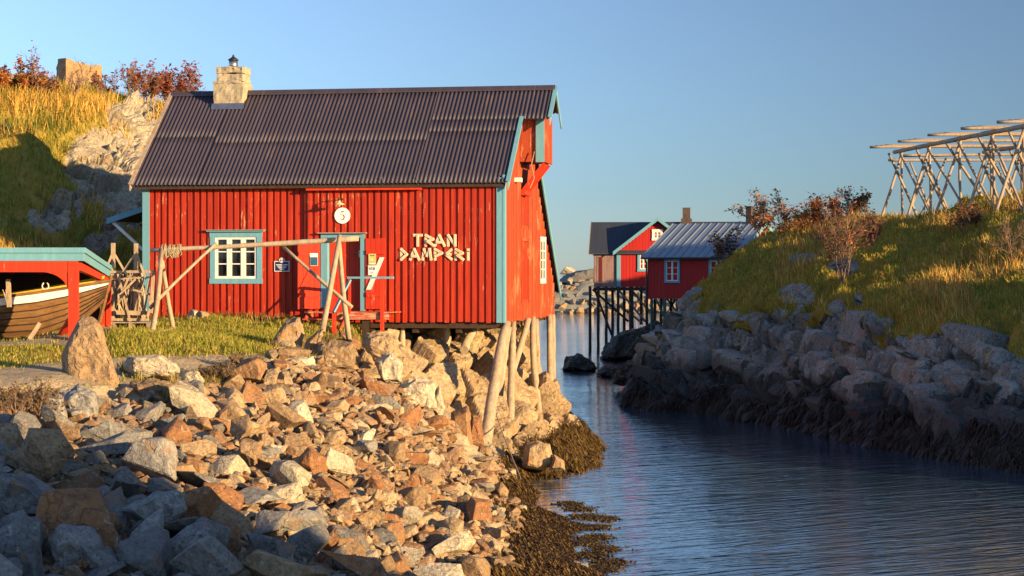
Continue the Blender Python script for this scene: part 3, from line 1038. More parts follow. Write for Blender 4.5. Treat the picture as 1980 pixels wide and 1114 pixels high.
slab(-L_, SPL, .06, EZ - .08, 0, .14)
slab(SPL, 0, 0, EZ - .16, -.10, .14)
x = -L_ + .16
while x < -.22:
    w = .124 + random.uniform(-.012, .012)
    o = yoff(x + w * .5)
    zb0 = (0.04 if x < SPL else -.02) + random.uniform(-.025, .01)
    if not (x < SPL < x + w):
        slab(x, min(x + w, -.19), zb0, EZ - .18, o - .045 - random.uniform(0, .006), o - .0005)
    x += .206 + random.uniform(-.008, .008)
fac.build('wall', M['red'], house, True)
# gable end: narrow boards, hoist doors left as shallow recesses
gab = MB()
gab.prism([(-.12, -.10 if False else 0, 0), (-.12, W_, 0), (-.12, W_, REZ - .05), (-.12, RY, RZ - .08), (-.12, 0, EZ - .05)], (.10, 0, 0))
LD = [(HG(1007, 436).y, HG(1020, 366).y, HG(1010, 436).z, HG(1010, 366).z), (HG(1007, 580).y, HG(1020, 466).y, HG(1010, 580).z, HG(1010, 466).z)]
GW = (HG(1044, 548).y, HG(1055, 458).y, HG(1050, 548).z, HG(1050, 458).z)
y = .02
while y < W_ - .1:
    w = .235
    zt = min(roof_z(y), roof_z(y + w)) - .06
    segs = [(-.03 + random.uniform(-.03, .01), zt)]
    for (a, b, c, d) in LD + [GW]:
        if y + w > a and y < b:
            new = []
            for (s0, s1) in segs:
                if c > s0 and d < s1:
                    new += [(s0, c), (d, s1)]
                else:
                    new.append((s0, s1))
            segs = new
    for (s0, s1) in segs:
        gab.box(-.0195, .022 + random.uniform(0, .010), y, y + w, s0, s1)
    y += .272 + random.uniform(-.003, .003)
gab.build('gable_wall', M['red_gable'], house, True)
m = MB()
m.prism([(-L_, 0.002, .06), (-L_, W_ - .6, .06), (-L_, W_ - .6, roof_z(W_ - .6) - .05), (-L_, RY, RZ - .08), (-L_, 0.002, EZ - .05)], (.1, 0, 0))
m.box(-L_ + .1, -.13, W_ - .7, W_ - .6, .06, roof_z(W_ - .6) - .1)
m.build('rear_wall', M['red'], house, True)
m = MB()
m.box(-L_ + .05, -.14, .15, W_ - .1, -.16, .05)
for xx in np.arange(-L_ + .4, -.2, 1.3):
    m.box(xx, xx + .16, .12, W_ - .2, -.34, -.165)
m.box(-L_ + .2, -.125, .0, .115, -.2, -.012)
m.build('floor', M['dark_wood'], house, True)
for nm, (a, b, c, d) in zip(('loading_door', 'loading_door'), LD):
    m = MB()
    for i in range(7):
        yy = a + (b - a) * i / 7
        m.box(-.03, -.008, yy + .004, yy + (b - a) / 7 - .004, c, d)
    o = m.build(nm, M['red'], house, True)
    m = MB()
    m.box(-.0165, .05, a - .09, a - .002, c - .1, d + .1)
    m.box(-.0165, .05, b + .002, b + .09, c - .1, d + .1)
    m.box(-.0165, .045, a, b, d + .002, d + .09)
    m.build('frame', M['red_gable'], o, True)


# ---- corrugated roof sheets (front, rear) with wavy profile, upper part carried out over the hoist
def corrugated(mb, x0, x1, pa, pb, rows=5, amp=.021, pitch=.128, sag=.0):
    pa, pb = Vector((0, *pa)), Vector((0, *pb))
    n = int((x1 - x0) / pitch * 8)
    d = (pb - pa).normalized()
    nn = Vector((0, -d.z, d.y))
    if nn.z < 0:
        nn = -nn
    vs_, fs_ = [], []
    for layer, off in ((0, 0.0), (1, -.03)):
        for j in range(rows + 1):
            t = j / rows
            for i in range(n + 1):
                xx = x0 + (x1 - x0) * i / n
                wv = math.sin(2 * math.pi * (xx - x0) / pitch) * amp + sag * math.sin(xx * 1.7) * .012
                p = pa.lerp(pb, t) + nn * (wv + off)
                vs_.append((xx, p.y, p.z))
    per = (n + 1) * (rows + 1)
    for j in range(rows):
        for i in range(n):
            a = j * (n + 1) + i
            fs_.append((a, a + 1, a + n + 2, a + n + 1))
            fs_.append((per + a, per + a + n + 1, per + a + n + 2, per + a + 1))
    for i in range(n):
        fs_.append((i + 1, i, per + i, per + i + 1))
        k = rows * (n + 1) + i
        fs_.append((k, k + 1, per + k + 1, per + k))
    mb.add(vs_, fs_)


TV = .05                                                     # roofing lies this far above the rafters line
eav = (-.33, roof_z(-.33) + TV)
ypb = HG(1003, 231, .3).y                                    # above this the roof reaches out over the hoist
ypb = 1.98
xl, xr, xo = -L_ - .32, .16, 1.02
rf = MB()
split = (1.12, roof_z(1.12) + TV)
split2 = (1.36, roof_z(1.36) + TV)
up = lambda p, k: (p[0], p[1] + k)
# lower courses and upper courses; the laps step as the sheets were laid
corrugated(rf, xl, -L_ + 1.75, eav, (1.52, roof_z(1.52) + TV), sag=.4)
corrugated(rf, -L_ + 1.75, -2.6, eav, (1.30, roof_z(1.30) + TV), sag=.5)
corrugated(rf, -2.6, xr, eav, (1.62, roof_z(1.62) + TV), sag=.4)
corrugated(rf, xl, -L_ + 1.75, (1.44, roof_z(1.44) + TV + .014), (RY, RZ + TV + .014), sag=.4)
corrugated(rf, -L_ + 1.75, -2.6, (1.22, roof_z(1.22) + TV + .014), (RY, RZ + TV + .014), sag=.5)
corrugated(rf, -2.6, xr, (1.54, roof_z(1.54) + TV + .014), (ypb + .0, roof_z(ypb) + TV + .014), 2, sag=.3)
corrugated(rf, -2.6, xo, (ypb, roof_z(ypb) + TV + .015), (RY, RZ + TV + .015), sag=.4)
yr = RY + .75
corrugated(rf, xl, xo, (yr, roof_z(yr) + TV), (RY, RZ + TV), 3)
corrugated(rf, xl, xr, (W_ + .35, roof_z(W_ + .35) + TV), (yr, roof_z(yr) + TV), 6)
roof = rf.build('roof', M['roof'], house, True, True)
m = MB()
m.prism([(xl, RY - .14, RZ - .02), (xl, RY - .13, RZ + .02), (xl, RY, RZ + .145), (xl, RY + .13, RZ + .02), (xl, RY + .14, RZ - .02), (xl, RY, RZ + .12)], (xo - xl, 0, 0))
m.build('ridge_cap', M['roof'], roof, True)
# rafters' soffit boards
m = MB()
m.prism([(xl + .1, eav[0] + .03, eav[1] - .13), (xl + .1, .02, roof_z(.02) - .06), (xl + .1, .02, roof_z(.02) - .03), (xl + .1, eav[0] + .03, eav[1] - .09)], (xr - xl - .2, 0, 0))
m.build('soffit', M['dark_wood'], house, True)


def barge(x, y0, y1, h, th, mat, dz=.09, name='bargeboard'):
    m = MB()
    z0, z1 = roof_z(y0), roof_z(y1)
    m.prism([(x, y0, z0 + dz), (x, y1, z1 + dz), (x, y1, z1 + dz - h), (x, y0, z0 + dz - h)], (th, 0, 0))
    return m.build(name, mat, house, True)


barge(xr - .005, -.36, ypb, .24, .035, M['blue'])
barge(xo - .005, ypb + .01, RY, .24, .035, M['blue'])
barge(xo + .002, RY + .002, RY + 1.05, .24, .035, M['blue'])
barge(xr - .005, yr + .2, W_ + .42, .24, .035, M['blue'])
barge(xl - .03, -.36, RY, .19, .035, M['pale_log'])
barge(xl - .03, RY + .002, W_ + .4, .17, .035, M['grey_wood'])
# cover strips on the edge of the roof
m = MB()
for (xx, y0, y1, mt_) in ((xr - .02, -.37, ypb + .03, 'blue'), (xo - .02, ypb, RY + .01, 'blue'), (xl - .035, -.37, RY, 'pale_log')):
    m = MB()
    m.beam((xx + .03, y0, roof_z(y0) + TV + .06), (xx + .03, y1, roof_z(y1) + TV + .06), .12, .022)
    m.build('edge_flashing', M[mt_], roof, True)
# corner boards
for (x0, x1) in ((-L_ - .045, -L_ + .165), (-.195, .0)):
    m = MB()
    o = yoff(x1)
    m.box(x0, x1, o - .085, o - .053, -.03 if x1 > -1 else -.02, EZ - .1)
    if x1 > -1:
        m.box(-.0165, .046, -.195, .09, -.03, EZ - .02)
    m.build('corner_board', M['blue'], house, True)

# ---- hoist hood hanging under the ridge
m = MB()
hy0, hy1, hz0 = 2.42, 3.94, 4.78
hx = .80
for i in range(13):
    ya = hy0 + (hy1 - hy0) * i / 13
    m.box(hx - .03, hx + random.uniform(.0, .01), ya + .003, ya + (hy1 - hy0) / 13 - .003, hz0 + random.uniform(-.02, .02), min(roof_z(ya), roof_z(ya + .12)) - .05)
m.prism([(.02, hy0 + .04, hz0), (hx - .032, hy0 + .04, hz0), (hx - .032, hy0 + .04, roof_z(hy0) - .04), (.02, hy0 + .04, roof_z(hy0) - .04)], (0, .03, 0))
m.prism([(.02, hy1 - .07, hz0), (hx - .032, hy1 - .07, hz0), (hx - .032, hy1 - .07, roof_z(hy1) - .04), (.02, hy1 - .07, roof_z(hy1) - .04)], (0, .03, 0))
m.box(.03, hx - .035, hy0 + .075, hy1 - .075, hz0 + .02, hz0 + .06)
hood = m.build('hoist_hood', M['red_gable'], house, True)
m = MB()
m.box(hx - .26, hx + .0, hy0 - .035, hy0 + .002, hz0 - .02, roof_z(hy0) - .03)
m.build('trim', M['blue'], hood, True)
m = MB()
for yy in (2.75, 3.6):
    m.beam((.03, yy, hz0 - .95), (hx - .05, yy, hz0 - .04), .09, .12)
m.box(.02, .2, 2.7, 3.66, hz0 - 1.0, hz0 - .86)
m.prism([(.06, 2.83, hz0 - .92), (hx - .08, 2.83, hz0 - .09), (hx - .08, 2.83, hz0 - .05), (.06, 2.83, hz0 - .88)], (0, .7, 0))
m.build('hoist_bracket', M['red_door'], house, True)
m = MB()
m.box(.02, .22, 1.55, 1.85, HG(1015, 358).z, HG(1015, 350).z)
m.build('light_housing', M['white'], house, True)
m = MB()
m.tube([(.5, 2.35, hz0 + .3), (.42, 2.3, hz0 - .1), (.5, 2.32, hz0 - .5), (.38, 2.3, hz0 - .8)], .016, 5)
m.build('rope', M['rope'], house, True)


# ---- windows
def window(parent, x0, x1, z0, z1, y, cols, rows, fmat, smat, fw=.15, hood=True, side='front', glassdepth=.05):
    """frame > sash, pane; plane local y (facing -y) or local x (facing +x when side='gable')"""
    def bx(m, a, b, d0, d1, c, d):
        m.box(a, b, d0, d1, c, d) if side == 'front' else m.box(-y - (d1 - y) * .25, -y - (d0 - y) * .25, a, b, c, d)
    s = 1
    m = MB()
    bx(m, x0 - .01, x0 + fw, y - .07, y + .04, z0 + fw, z1 - fw)
    bx(m, x1 - fw, x1 + .01, y - .07, y + .04, z0 + fw, z1 - fw)
    bx(m, x0 - .03, x1 + .03, y - .075, y + .04, z0 - .01, z0 + fw)
    bx(m, x0 - .02, x1 + .02, y - .075, y + .04, z1 - fw, z1 + .01)
    if hood:
        bx(m, x0 - .09, x1 + .09, y - .16, y - .0, z1 + .012, z1 + .05)
    fr = m.build('window', fmat, parent, True)
    m = MB()
    a, b, c, d = x0 + fw, x1 - fw, z0 + fw, z1 - fw
    for i in range(cols):
        p, q = a + (b - a) * i / cols, a + (b - a) * (i + 1) / cols
        t = .055 if cols < 3 else .07
        bx(m, p + .002, p + t, y - .045, y + .02, c, d)
        bx(m, q - t, q - .002, y - .045, y + .02, c, d)
        bx(m, p + t, q - t, y - .045, y + .02, c, c + t)
        bx(m, p + t, q - t, y - .045, y + .02, d - t, d)
        for r in range(1, rows):
            zz = c + t + (d - c - 2 * t) * r / rows
            bx(m, p + t, q - t, y - .035, y + .015, zz - .017, zz + .017)
    m.build('sash', smat, fr, True)
    m = MB()
    bx(m, a, b, y + glassdepth - .02, y + glassdepth - .012, c, d)
    m.build('pane', M['glass'], fr, True)
    return fr


wf = window(house, WX0, WX1, WZ0, WZ1, 0.0, 3, 3, M['blue'], M['white'], .145)
m = MB()
m.box(WX0 - .12, WX1 + .12, -.2, -.001, WZ1 + .052, WZ1 + .075)
m.build('drip_board', M['grey_wood'], wf, True)
window(house, GW[0], GW[1], GW[2], GW[3], .0, 2, 4, M['white'], M['white'], .1, False, 'gable')

# ---- doorway
m = MB()
oy = -.10
m.box(DX0 - .07, DX0 + .125, oy - .08, .06, DZ0 + .1, DZ1)
m.box(DX1 - .10, DX1 + .03, oy - .08, .06, DZ0, DZ1)
m.box(DX0 - .07, DX1 + .03, oy - .085, .06, DZ1 + .003, DZ1 + .12)
dfr = m.build('door_frame', M['blue'], house, True)
m = MB()
m.box(DX0 - .16, DX1 + .09, oy - .2, -.01, DZ1 + .123, DZ1 + .155)
m.build('drip_board', M['grey_wood'], dfr, True)
m = MB()
n = 5
for i in range(n):
    a = DX0 + .127 + (DX1 - DX0 - .23) * i / n
    m.box(a + .004, a + (DX1 - DX0 - .23) / n - .004, .09, .13, DZ0, DZ1)
for zz in (DZ0 + .3, DZ0 + 1.0, DZ0 + 1.6):
    m.box(DX0 + .14, DX1 - .115, .075, .0895, zz, zz + .035)
dr = m.build('door', M['red_door'], house, True)
m = MB()
hz = H(690, 491).z
m.box(DX1 - .2, DX1 - .16, .05, .0745, hz - .1, hz + .1)
m.tube([(DX1 - .18, .07, hz + .03), (DX1 - .18, .02, hz + .03), (DX1 - .31, .02, hz + .03)], .013, 6)
m.build('handle', M['steel'], dr, True)
m = MB()
m.box(DX0 - .02, DX1 - .01, oy - .12, .07, DZ0 - .1, DZ0 - .003)
m.build('threshold', M['red_door'], house, True)


def leaf(hinge_x, width, z0, z1, angle, sgn, brace_white):
    """an opened batten shutter door; local build along +x from the hinge then turned"""
    Rm = Matrix.Translation((hinge_x, oy - .07, 0)) @ Matrix.Rotation(angle, 4, 'Z')

    def put(mb):
        mb.v = [Rm @ v for v in mb.v]
        return mb
    m = MB()
    k = 4
    for i in range(k):
        a, b = sgn * width * i / k, sgn * width * (i + 1) / k
        m.box(min(a, b) + .003, max(a, b) - .003, -.03, 0, z0 + random.uniform(-.01, .01), z1 + random.uniform(-.01, .01))
    lf = put(m).build('shutter_door', M['red_door'], house, True)
    a, b = sorted((sgn * .03, sgn * (width - .03)))
    h = z1 - z0
    for f in (.2, .80):
        m = MB()
        m.box(a, b, -.058, -.031, z0 + h * f - .06, z0 + h * f + .06)
        put(m).build('batten', M['red_door'], lf, True)
    m = MB()
    q0, q1 = (z0 + h * .27, z0 + h * .73)
    xa, xb = (sgn * .1, sgn * (width - .1))
    if not brace_white:
        q0, q1 = q1, q0
    m.prism([(xa - .07, -.056, q0), (xa + .07, -.056, q0), (xb + .07, -.056, q1), (xb - .07, -.056, q1)], (0, .024, 0))
    put(m).build('brace', M['white'] if brace_white else M['red_door'], lf, True)
    return lf, Rm


lz0, lz1 = H(600, 597).z, H(600, 464).z
lfL, RmL = leaf(DX0 - .09, .66, lz0, lz1, rad(16), -1, False)
lfR, RmR = leaf(DX1 + .06, .62, H(720, 597).z, H(720, 461).z, rad(-5), 1, True)

# ---- plank hung on iron hooks under the eave
m = MB()
pa, pb2 = H(593, 367, -.27), H(815, 367, -.27)
m.box(pa.x, pb2.x, -.36, -.19, pa.z - .025, pa.z + .03)
o = m.build('eave_plank', M['red_door'], house, True)
m = MB()
for q in (.06, .38, .66, .97):
    xx = pa.x + (pb2.x - pa.x) * q
    m.tube([(xx, -.27, pa.z), (xx, -.27, EZ - .05)], .012, 5)
m.build('hook', M['black'], o, True)

# ---- stilts under the seaward end
GBH = lambda x, y: GB.height(x, y)


def stilt(px0, py0, d0, px1, py1, d1, r0=.15, r1=.13, mat='pale_log', name='stilt'):
    m = MB()
    m.log(P(px0, py0, d0), P(px1, py1, d1), r0, r1, 10, .3)
    return m.build(name, M[mat], house, False, True)


stilt(936, 872, 51.4, 979, 624, 54.15, .19, .135)
stilt(962, 800, 54.8, 984, 632, 55.4, .13, .10)
stilt(986, 822, 54.0, 992, 622, 56.2, .115, .10)
stilt(962, 812, 56.5, 1022, 616, 57.6, .11, .10, name='stilt_brace')
stilt(1043, 800, 57.5, 1030, 614, 59.0, .105, .095)
stilt(1035, 790, 60, 1036, 614, 60.6, .1, .09)
stilt(1066, 800, 60.5, 1062, 610, 62.2, .115, .10)
stilt(1068, 790, 62.3, 1068, 609, 63, .1, .1)
stilt(780, 690, 54.6, 780, 624, 54.9, .09, .08, 'log')
stilt(857, 690, 55.6, 860, 622, 55.8, .13, .13, 'log')
stilt(898, 676, 55.2, 928, 624, 56.6, .14, .12, 'log')
stilt(930, 668, 58, 912, 624, 59, .07, .07, 'log', 'stilt_brace')
for (pxx, dd) in ((735, 57), (805, 60), (880, 61), (700, 62)):
    stilt(pxx, 680, dd, pxx, 619, dd, .1, .1, 'log')

# ---- chimney
ch = MB()
ca = H(441, 213, 2.62)
cx_, cy0 = ca.x, 2.62
hw = .47
zt1 = H(441, 160, cy0).z
zt0 = H(441, 129, cy0).z


def rough_block(x0, x1, y0, y1, z0, z1):
    b = MB()
    n = 5
    b.box(x0, x1, y0, y1, z0, z1)
    ch.add(b.v, b.f)


rough_block(cx_ - hw, cx_ + hw, cy0, cy0 + .95, roof_z(cy0) - .15, zt1)
rough_block(cx_ - hw - .012, cx_ + hw - .07, cy0 - .02, cy0 + .96, zt1 - .02, zt1 + .05)
rough_block(cx_ - hw + .09, cx_ + hw - .04, cy0 + .05, cy0 + .86, zt1 + .05, zt0 - .2)
rough_block(cx_ - hw + .06, cx_ + hw - .01, cy0 + .02, cy0 + .89, zt0 - .2, zt0)
chim = ch.build('chimney', M['concrete'], house, True)


def weather(o, cuts, amp, scale):
    """rough, chipped faces on a block"""
    bm = bmesh.new()
    bm.from_mesh(o.data)
    bmesh.ops.subdivide_edges(bm, edges=list(bm.edges), cuts=cuts, use_grid_fill=True)
    bm.normal_update()
    for v in bm.verts:
        v.co += v.normal * amp * mnoise.fractal(v.co * scale, .8, 2, 4)
    bm.to_mesh(o.data)
    bm.free()


weather(chim, 9, .05, 3.2)
m = MB()
pz = H(441, 115, cy0).z
m.lathe((cx_ + .02, cy0 + .45, zt0 - .02), [(.14, 0), (.14, pz - zt0 + .02)], 16)
m.build('flue', M['steel'], chim, True, True)
m = MB()
m.lathe((cx_ + .02, cy0 + .45, pz + .02), [(.17, 0), (.17, .02), (.04, .11), (.02, .18)], 16)
m.build('flue_cap', M['black'], chim, True)
m = MB()
m.prism([(cx_ - hw - .06, cy0 - .12, roof_z(cy0 - .12) + TV + .035), (cx_ + hw + .06, cy0 - .12, roof_z(cy0 - .12) + TV + .035), (cx_ + hw + .06, cy0 + .0, roof_z(cy0) + TV + .12), (cx_ - hw - .06, cy0, roof_z(cy0) + TV + .12)], (0, .01, .012))
m.build('flashing', M['steel'], chim, True)

# ---- lean-to porch roof on the landward end
m = MB()
a0, a1 = HG(273, 391, -L_), HG(206, 427, -L_ - 1.2)
la = Vector((-L_ - .05, .9, H(272, 393, .9).z))
lb = Vector((H(207, 424, .9).x, .9, H(207, 424, .9).z))
m.prism([la, lb, lb + Vector((0, 0, -.05)), la + Vector((0, 0, -.05))], (0, 2.6, 0))
lean = m.build('porch_roof', M['roof_dark'], house, True)
m = MB()
m.prism([la + Vector((0, -.04, .03)), lb + Vector((0, -.04, .03)), lb + Vector((0, -.04, -.15)), la + Vector((0, -.04, -.15))], (0, .035, 0))
m.build('fascia', M['blue'], lean, True)
m = MB()
m.beam(lb + Vector((.16, .12, -.1)), (-L_ - .02, .12 + .9, lb.z - 1.3), .09, .09)
m.build('strut', M['white'], lean, True)
m = MB()
m.beam(lb + Vector((.2, 2.3, -.1)), (-L_ - .02, 2.9, lb.z - 1.3), .09, .09)
m.build('strut', M['dark_wood'], lean, True)

# ------------------------------------------------------------------ things on the facade
def on_wall(px, py, y):
    return HM @ H(px, py, y)


def local_box(m, p0, p1, y0, y1):
    """box in house coordinates between two photo pixels, converted to world"""
    a, b = H(*p0, y0), H(*p1, y0)
    k = len(m.v)
    m.box(min(a.x, b.x), max(a.x, b.x), y0, y1, min(a.z, b.z), max(a.z, b.z))
    for i in range(k, len(m.v)):
        m.v[i] = HM @ m.v[i]


YW = -.145                                                    # face of the boards beside the door
# wooden steps and landing
pl_ = H(590, 604, -1.3)
st = thing('porch_steps', 'red worn wooden landing with steps and a blue topped railing at the open door', 'steps', HM @ Vector((H(640, 640, -1).x, -.9, -.55)), -TH)


def hb(name, boxes, mat, parent=st, bevel=0.0):
    m = MB()
    for b in boxes:
        m.box(*b)
    m.v = [HM @ v for v in m.v]
    return m.build(name, mat, parent, bevel=bevel)


dx0, dx1 = H(650, 606, -1.2).x, H(757, 606, -1.2).x
dz = H(650, 603, -1.2).z
for i in range(5):
    ya = -1.22 + i * .21
    hb('deck_board', [(dx0 - .9 * 0, dx1 + random.uniform(-.04, .04), ya + .004, ya + .206, dz - .035, dz)], M['red_worn'])
hb('skirt_board', [(dx0 + .02, dx1 - .08, -1.2, -1.17, dz - .22, dz - .04)], M['red_worn'])
hb('post', [(H(700, 640, -1.1).x, H(714, 640, -1.1).x, -1.1, -.95, dz - .95, dz - .225)], M['dark_wood'])
sx0, sx1 = H(590, 620, -1.0).x, H(649, 620, -1.0).x
for i in range(3):
    z = dz - .0 - .20 * i
    ya = -.78 - .24 * i
    hb('tread', [(sx0, sx1 + .02, ya - .27, ya, z - .04, z)], M['red_worn'])
m = MB()
for xx in (sx0 - .03, sx1 + .022):
    m.prism([(xx, -.15, dz - .02), (xx, -.8, dz - .06), (xx, -1.62, dz - .70), (xx, -1.45, dz - .82), (xx, -.15, dz - .3)], (.035, 0, 0))
m.v = [HM @ v for v in m.v]
m.build('stringer', M['red_worn'], st)
ry = -1.24
rz = H(700, 537, ry).z
m = MB()
m.box(H(672, 537, ry).x, H(761, 537, ry).x, ry - .06, ry + .06, rz - .03, rz + .03)
m.v = [HM @ v for v in m.v]
m.build('handrail', M['blue'], st)
m = MB()
a, b = H(677, 541, ry), H(645, 604, -1.7)
m.beam(HM @ a, HM @ b, .09, .05)
m.build('handrail', M['blue'], st)
for (px0, px1, yb) in ((736, 742, 640), (673.5, 678, 606)):
    m = MB()
    m.box(H(px0, yb, ry).x, H(px1, yb, ry).x, ry - .04, ry + .04, H(px0, yb, ry).z, rz - .026)
    m.v = [HM @ v for v in m.v]
    m.build('post', M['red_door'], st)
m = MB()
a, b = H(646, 606, -1.7), H(646, 660, -1.7)
m.box(a.x - .05, a.x + .05, -1.74, -1.65, b.z, a.z)
m.v = [HM @ v for v in m.v]
m.build('post', M['red_door'], st)
m = MB()
m.beam(HM @ H(671, 606, -1.3), HM @ H(648, 655, -1.6), .1, .06)
m.build('brace', M['red_door'], st)

def spin(m, c):
    R = Matrix.Translation(c) @ Matrix.Rotation(-TH, 4, 'Z') @ Matrix.Translation(-c)
    m.v = [R @ v for v in m.v]


# round number sign with a 5
c5 = H(662, 417, YW - .03)
R5 = .235
m = MB()
m.lathe(HM @ c5, [(R5, -.012), (R5, .012)], 40, 'Y')
spin(m, HM @ c5)
sg = m.build('round_sign', M['paper'], None, False, loc=HM @ c5)
tag(sg, 'round white board with a dark red number 5 above the door', 'sign')
XF[sg.name] = Matrix.Translation(HM @ c5)


def strokes(name, polys, origin, right, mat, parent, push, wid=.02, y=0):
    pass


def ribbon(m, pts, w, org, R, U, dep):
    """flat pen stroke through 2-D points; w is one width per point"""
    n = len(pts)
    L, Rr = [], []
    for i in range(n):
        a, b = Vector(pts[max(0, i - 1)]), Vector(pts[min(n - 1, i + 1)])
        d = (b - a).normalized()
        nn = Vector((-d.y, d.x)) * w[i] / 2
        p = Vector(pts[i])
        L.append(p + nn)
        Rr.append(p - nn)
    k = len(m.v)
    N = U.cross(R)
    for q in L + Rr:
        m.v.append(org + R * q.x + U * q.y)
    for q in L + Rr:
        m.v.append(org + R * q.x + U * q.y + N * dep)
    for i in range(n - 1):
        a, b, c, d = k + i, k + i + 1, k + n + i + 1, k + n + i
        m.f.append([a + 2 * n, b + 2 * n, c + 2 * n, d + 2 * n])
        m.f.append([a, d, c, b])
        m.f.append([a, b, b + 2 * n, a + 2 * n])
        m.f.append([d, d + 2 * n, c + 2 * n, c])
    m.f.append([k, k + 2 * n, k + 3 * n, k + n])
    m.f.append([k + n - 1, k + 2 * n - 1, k + 4 * n - 1, k + 3 * n - 1])


HR = (HM.to_3x3() @ Vector((1, 0, 0))).normalized()
HN = (HM.to_3x3() @ Vector((0, -1, 0))).normalized()
UP = Vector((0, 0, 1))
m = MB()
o5 = HM @ c5 + HN * .0135
s = .115
ribbon(m, [(-.32 * s, 1.0 * s), (.0, .97 * s), (.38 * s, 1.02 * s), (.52 * s, 1.12 * s)], [.028, .03, .026, .006], o5, HR, UP, .004)
ribbon(m, [(-.3 * s, 1.02 * s), (-.36 * s, .55 * s), (-.42 * s, .12 * s)], [.012, .011, .010], o5 + HN * .0005, HR, UP, .004)
arc = [(-.42 * s, .12 * s)] + [(.0 + .52 * s * math.cos(t), -.42 * s + .62 * s * math.sin(t)) for t in np.linspace(2.1, -2.2, 16)] + [(-.5 * s, -.86 * s)]
ww = [.008] + [.012 + .022 * math.sin(math.pi * i / 15) for i in range(16)] + [.022]
ribbon(m, arc, ww, o5 + HN * .001, HR, UP, .004)
m.build('number', M['sign_red'], sg)

# enamel lamp on a swan neck above the sign
lp = H(656, 394, YW - .45)
lamp = thing('wall_lamp', 'small cream enamel barn lamp on an iron arm over the number 5 sign', 'lamp', HM @ lp)
m = MB()
m.lathe(HM @ lp, [(.165, -.03), (.15, -.005), (.07, .03), (.04, .06), (.035, .09)], 20)
m.build('lamp_shade', M['lamp_cream'], lamp, False, True)
m = MB()
m.tube([HM @ (lp + Vector((0, 0, .08))), HM @ (lp + Vector((0, 0, .15))), HM @ (lp + Vector((0, .1, .19))), HM @ (lp + Vector((0, .45, .14)))], .014, 6)
m.lathe(HM @ (lp + Vector((0, .0, .085))), [(.035, 0), (.035, .06)], 10)
m.build('arm', M['black'], lamp)
m = MB()
m.lathe(HM @ (lp + Vector((0, 0, -.075))), [(.02, .0), (.04, .025), (.035, .06)], 12)
m.build('bulb', M['white'], lamp)

# wooden letters
LET = {
    'T': [((0, 1), (1, 1)), ((.5, .95), (.5, 0))],
    'R': [((.12, 1), (.12, 0)), ((.1, 1), (.9, .62)), ((.9, .62), (.2, .38)), ((.3, .42), (.95, 0))],
    'A': [((.0, 0), (.45, 1)), ((.45, 1), (1, 0)), ((.2, .32), (.8, .32))],
    'N': [((.08, 0), (.08, 1)), ((.08, 1), (.92, 0)), ((.92, 0), (.92, 1))],
    'D': [((.12, 1), (.12, 0)), ((.1, 1), (.95, .5)), ((.95, .5), (.1, 0))],
    'M': [((.06, 0), (.2, 1)), ((.2, 1), (.5, .35)), ((.5, .35), (.8, 1)), ((.8, 1), (.96, 0))],
    'P': [((.12, 1), (.12, 0)), ((.1, 1), (.95, .62)), ((.95, .62), (.15, .32))],
    'E': [((.1, .5), (.95, 1)), ((.1, .5), (.95, 0)), ((.2, .5), (.85, .5))],
    'i': [((.5, .62), (.5, 0)), ((.36, .95), (.64, .95))],
}
lett = thing('letter_sign', 'driftwood letters spelling TRAN DAMPERi nailed on the red boards', 'sign', on_wall(840, 490, YW), -TH)
ROWS = [('TRAN', [(797, 818), (818, 842), (838, 862), (862, 884)], 453, 477),
        ('DAMPERi', [(771, 790), (790, 813), (813, 837), (836, 858), (857, 877), (876, 899), (899, 911)], 480, 504)]
for word, xs, y0, y1 in ROWS:
    for chh, (a, b) in zip(word, xs):
        m = MB()
        for i, (p, q) in enumerate(LET[chh]):
            def pt(u):
                return on_wall(a + 3 + (b - a - 6) * u[0], y1 - 2 - (y1 - y0 - 4) * u[1], YW - .012 - .021 * i)
            A, B = pt(p), pt(q)
            e = (B - A).normalized() * .035
            if chh == 'E':
                e = e * .4
            m.beam(A - e, B + e, .028, .085, (HN.cross((B - A).normalized())))
        m.build('letter', M['letter_wood'], lett, bevel=.012)

# blue plaque with round crest
m = MB()
pq = on_wall(545, 513, -.052)
local_box(m, (530.5, 525), (559.5, 505), -.066, -.05)
plq = m.build('information_plaque', M['paper'], None, loc=pq)
tag(plq, 'small dark blue plaque with white lines and round crest between window and door', 'plaque')
XF[plq.name] = Matrix.Translation(pq)
m = MB()
local_box(m, (531.8, 523.8), (558.2, 506.2), -.069, -.0665)
m.build('panel', M['slate_blue'], plq)
m = MB()
m.lathe(on_wall(545, 503.5, -.069), [(.078, -.012), (.078, .003)], 24, 'Y')
spin(m, on_wall(545, 503.5, -.069))
cr = m.build('crest', M['paper'], plq)
m = MB()
m.lathe(on_wall(545, 503.5, -.083), [(.06, -.002), (.06, .003)], 20, 'Y')
spin(m, on_wall(545, 503.5, -.083))
m.build('crest_field', M['sign_red'], cr)
m = MB()
for k, (a, b, c, h) in enumerate([(538, 552, 501.5, .7), (540, 550, 505, .7)]):
    local_box(m, (a + 1, c + h), (b - 1, c), -.090, -.0855)
local_box(m, (544.4, 508), (545.6, 499), -.0915, -.0856)
m.build('crest_mark', M['paper'], cr)
m = MB()
for a, b, c, h in ((534, 556, 511.5, 1.5), (536, 554, 514.6, .8), (537, 553, 516.6, .8), (539, 551, 518.4, .8), (541, 549, 521, .8)):
    local_box(m, (a, c + h), (b, c), -.0715, -.0695)
m.build('lettering', M['paper'], plq)


